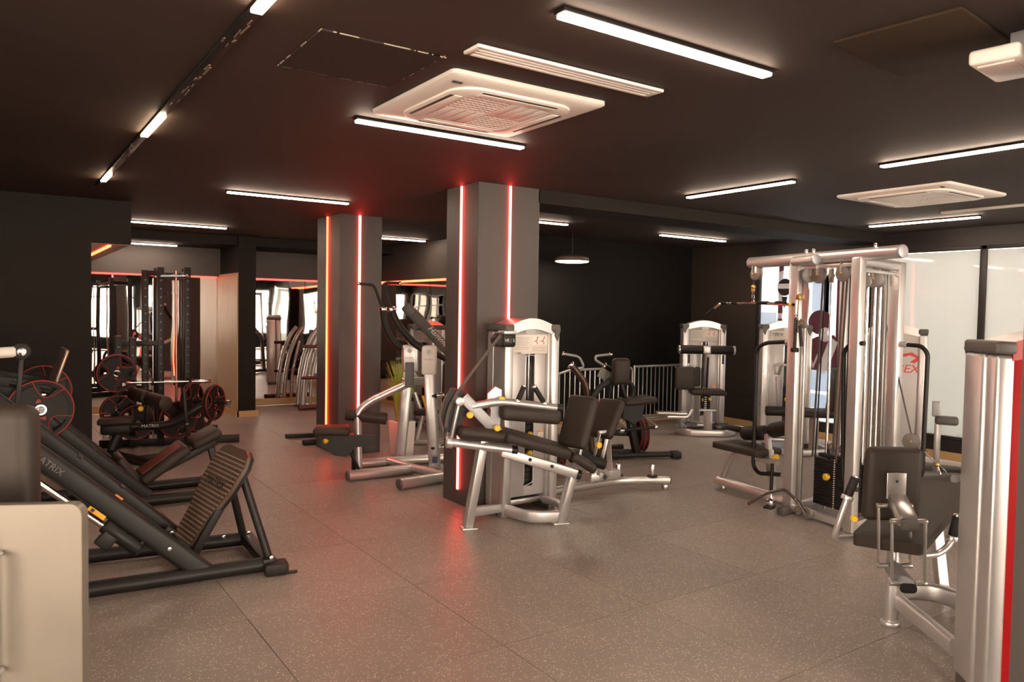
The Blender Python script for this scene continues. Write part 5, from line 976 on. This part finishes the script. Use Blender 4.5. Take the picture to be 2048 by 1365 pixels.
# ---------------------------------------------------------------- curved bar rack at the far mirror, low stand behind the far column
t = Thing('bar_rack', 'silver curved-leg bar rack with dark red arms at the far mirror', 'bar rack', (4.5, 12.6, 0))
for y, o in ((12.60, 0.0), (12.90, 0.02)):
    t.p('curved_leg', MB().rtube([(4.31+o, y, 0.0), (4.33+o, y, 0.45), (4.42+o, y, 0.9), (4.56+o, y, 1.22), (4.66+o, y, 1.34)], 0.07, 0.085, 0.3, (0, 1, 0)), SILVER); t.p('curved_leg', MB().rtube([(4.44+o, y, 0.0), (4.46+o, y, 0.5), (4.54+o, y, 0.85), (4.62, y, 1.1)], 0.05, 0.06, 0.3, (0, 1, 0)), SILVER); t.p('leg_foot', MB().box((4.36+o, y, 0.012), (0.22, 0.1, 0.024), 0.004), PLASTIC)
MAR = mat('maroon_bar', (0.12, 0.02, 0.02), 0.4)
for z in (0.52, 1.05): t.c('rack_arm', (4.27, 12.5, z), (4.7, 12.5, z), 0.028, MAR, 0.006)
t.c('rack_arm', (4.15, 12.32, 0.045), (5.0, 12.32, 0.045), 0.04, MAR, 0.006); t.b('tie_bar', (4.36, 12.3, 0.05), (4.36, 12.95, 0.05), 0.05, 0.05, SILVER); t.b('tie_bar', (4.5, 12.5, 1.0), (4.5, 12.9, 1.0), 0.04, 0.04, SILVER)
t.b('tie_bar', (4.37, 12.5, 0.52), (4.37, 12.6, 0.52), 0.04, 0.04, SILVER)
t = Thing('flat_bench', 'low black stand behind the column with two feet poking out', 'bench', (3.7, 9.4, 0))
t.b('foot_bar', (3.10, 9.72, 0.035), (4.1, 9.55, 0.035), 0.06, 0.05, BLACK, 0.006); t.b('foot_bar', (3.14, 9.16, 0.035), (4.1, 9.16, 0.035), 0.07, 0.06, BLACK, 0.008); t.b('spine', (3.9, 9.62, 0.06), (3.9, 9.16, 0.06), 0.06, 0.06, BLACK); t.b('stem', (3.9, 9.4, 0.06), (3.9, 9.4, 0.40), 0.07, 0.07, BLACK); t.pad('seat', (3.9, 9.4, 0.43), (1, 0, 0), (0, 1, 0), (0.3, 0.5, 0.06), VINYL, 0.02)

# ---------------------------------------------------------------- metal cabinet and padded board at the left edge
dd = Vector((0.826, -0.563, 0)); dn = Vector((-0.563, -0.826, 0))
t = Thing('metal_cabinet', 'brushed beige metal panel housing with rounded corner at the left edge', 'cabinet', (-0.25, 2.45, 0))
def CP(a, z, n=0.0): return Vector((0.0, 2.27, 0))+dd*a+dn*n+Z*z
rr = 0.03; c_ = [(-0.75, 0.0), (0.211, 0.0)]+[(0.211-rr+rr*math.cos(q), 1.20-rr+rr*math.sin(q)) for q in [i*PI/12 for i in range(7)]]+[(-0.75, 1.165)]
t.p('panel', MB().prism(c_, Vector((0.0, 2.27, 0))-dn*0.02, dd, (0, 0, 1), 0.03), BRUSH)
t.p('body', MB().pad(CP(-0.33, 0.52, -0.15), dd, (0, 0, 1), (0.72, 1.04, 0.22), 0.02), PLASTIC)
h = t.t('pull_handle', [CP(0.012, 1.075, 0.0), CP(0.012, 1.075, 0.035), CP(0.012, 0.78, 0.035), CP(0.012, 0.78, 0.0)], 0.008, SILVER, 0.02); t.p('handle_plate', MB().pad(CP(-0.03, 0.92, 0.008), dd, (0, 0, 1), (0.05, 0.38, 0.012), 0.004), SILVER, h)
t = Thing('padded_board', 'black upholstered machine pad rising behind the metal cabinet', 'gym machine', (-0.2, 2.6, 0))
def BP(a, z, n=0.0): return Vector((0.0, 2.70, 0))+dd*a+dn*n+Z*z
pd = t.p('pad', MB().pad(BP(-0.215, 1.135, 0), dd, (0.03, -0.02, 1), (0.68, 0.53, 0.09), 0.04, 4), VINYL)
t.b('stand', BP(-0.25, 0.95, -0.06), BP(-0.25, 0.0, -0.1), 0.08, 0.08, BLACK); t.b('floor_bar', BP(-0.6, 0.03, -0.1), BP(0.1, 0.03, -0.1), 0.08, 0.06, BLACK)

# ---------------------------------------------------------------- machines at the side mirror, between the columns
t = Thing('abductor_machine', 'silver selector machine at the side mirror beyond the lat machine', 'gym machine', (4.85, 9.55, 0))
yw = math.radians(-72); ex = Vector((math.cos(yw), math.sin(yw), 0)); ey = Vector((-math.sin(yw), math.cos(yw), 0)); O = Vector((4.98, 9.62, 0))
tower(t, O, yw, 1.50, 0.50, placard=(0.0, 0.30), sticker=False)
t.pad('seat', LT(0.0, -0.30, 0.48), ex, ey, (0.36, 0.36, 0.08), VINYL, 0.03); t.b('seat_post', LT(0, -0.28, 0.45), LT(0, -0.28, 0.0), 0.08, 0.08, SILVER)
t = Thing('incline_press_machine', 'grey diagonal-beam machine with pale script lettering half hidden by the near column', 'gym machine', (4.75, 8.35, 0))
bm_ = t.p('beam', MB().bar((4.30, 8.56, 1.68), (5.15, 7.98, 0.62), 0.10, 0.13, 0.02, upv=(0, 0, 1)), PLASTIC); dv = (V3((5.15, 7.98, 0.62))-V3((4.30, 8.56, 1.68))).normalized()
t.text('Hammer', V3((4.56, 8.30, 1.36)), dv, Vector((-0.563, -0.826, 0)).cross(dv), 0.10, INKW, bm_, shear=0.3); t.p('beam_head', MB().pad((4.28, 8.57, 1.69), dv, (0, 0, 1), (0.16, 0.12, 0.13), 0.02), PLASTIC)
t.t('press_arm', [(4.40, 8.45, 1.25), (4.75, 8.2, 1.02), (5.0, 8.02, 0.90)], 0.035, BLACK, 0.1); t.pad('backrest', (4.75, 8.28, 0.78), (0.826, -0.563, 0), (0.3, 0, 1), (0.26, 0.5, 0.08), VINYL, 0.03)
t.pad('seat', (4.50, 8.48, 0.42), (0.826, -0.563, 0), (0.5, 0.8, 0), (0.30, 0.30, 0.075), VINYL, 0.03)
t.t('frame_leg', [(4.38, 8.55, 0.02), (4.46, 8.52, 0.36), (4.36, 8.56, 0.66)], 0.03, SILVER, 0.05); t.t('frame_leg', [(4.80, 8.55, 0.02), (4.58, 8.42, 0.55)], 0.03, SILVER); t.p('yellow_lever', MB().tube([(4.42, 8.45, 0.62), (4.46, 8.43, 0.48)], 0.018, 10), YEL)
t.b('floor_frame', (4.30, 8.60, 0.03), (5.1, 8.1, 0.03), 0.06, 0.05, SILVER); t.b('floor_frame', (4.4, 8.25, 0.03), (4.85, 8.62, 0.03), 0.06, 0.05, SILVER); t.b('main_post', (5.1, 8.02, 0.03), (5.05, 8.06, 0.75), 0.08, 0.08, SILVER)
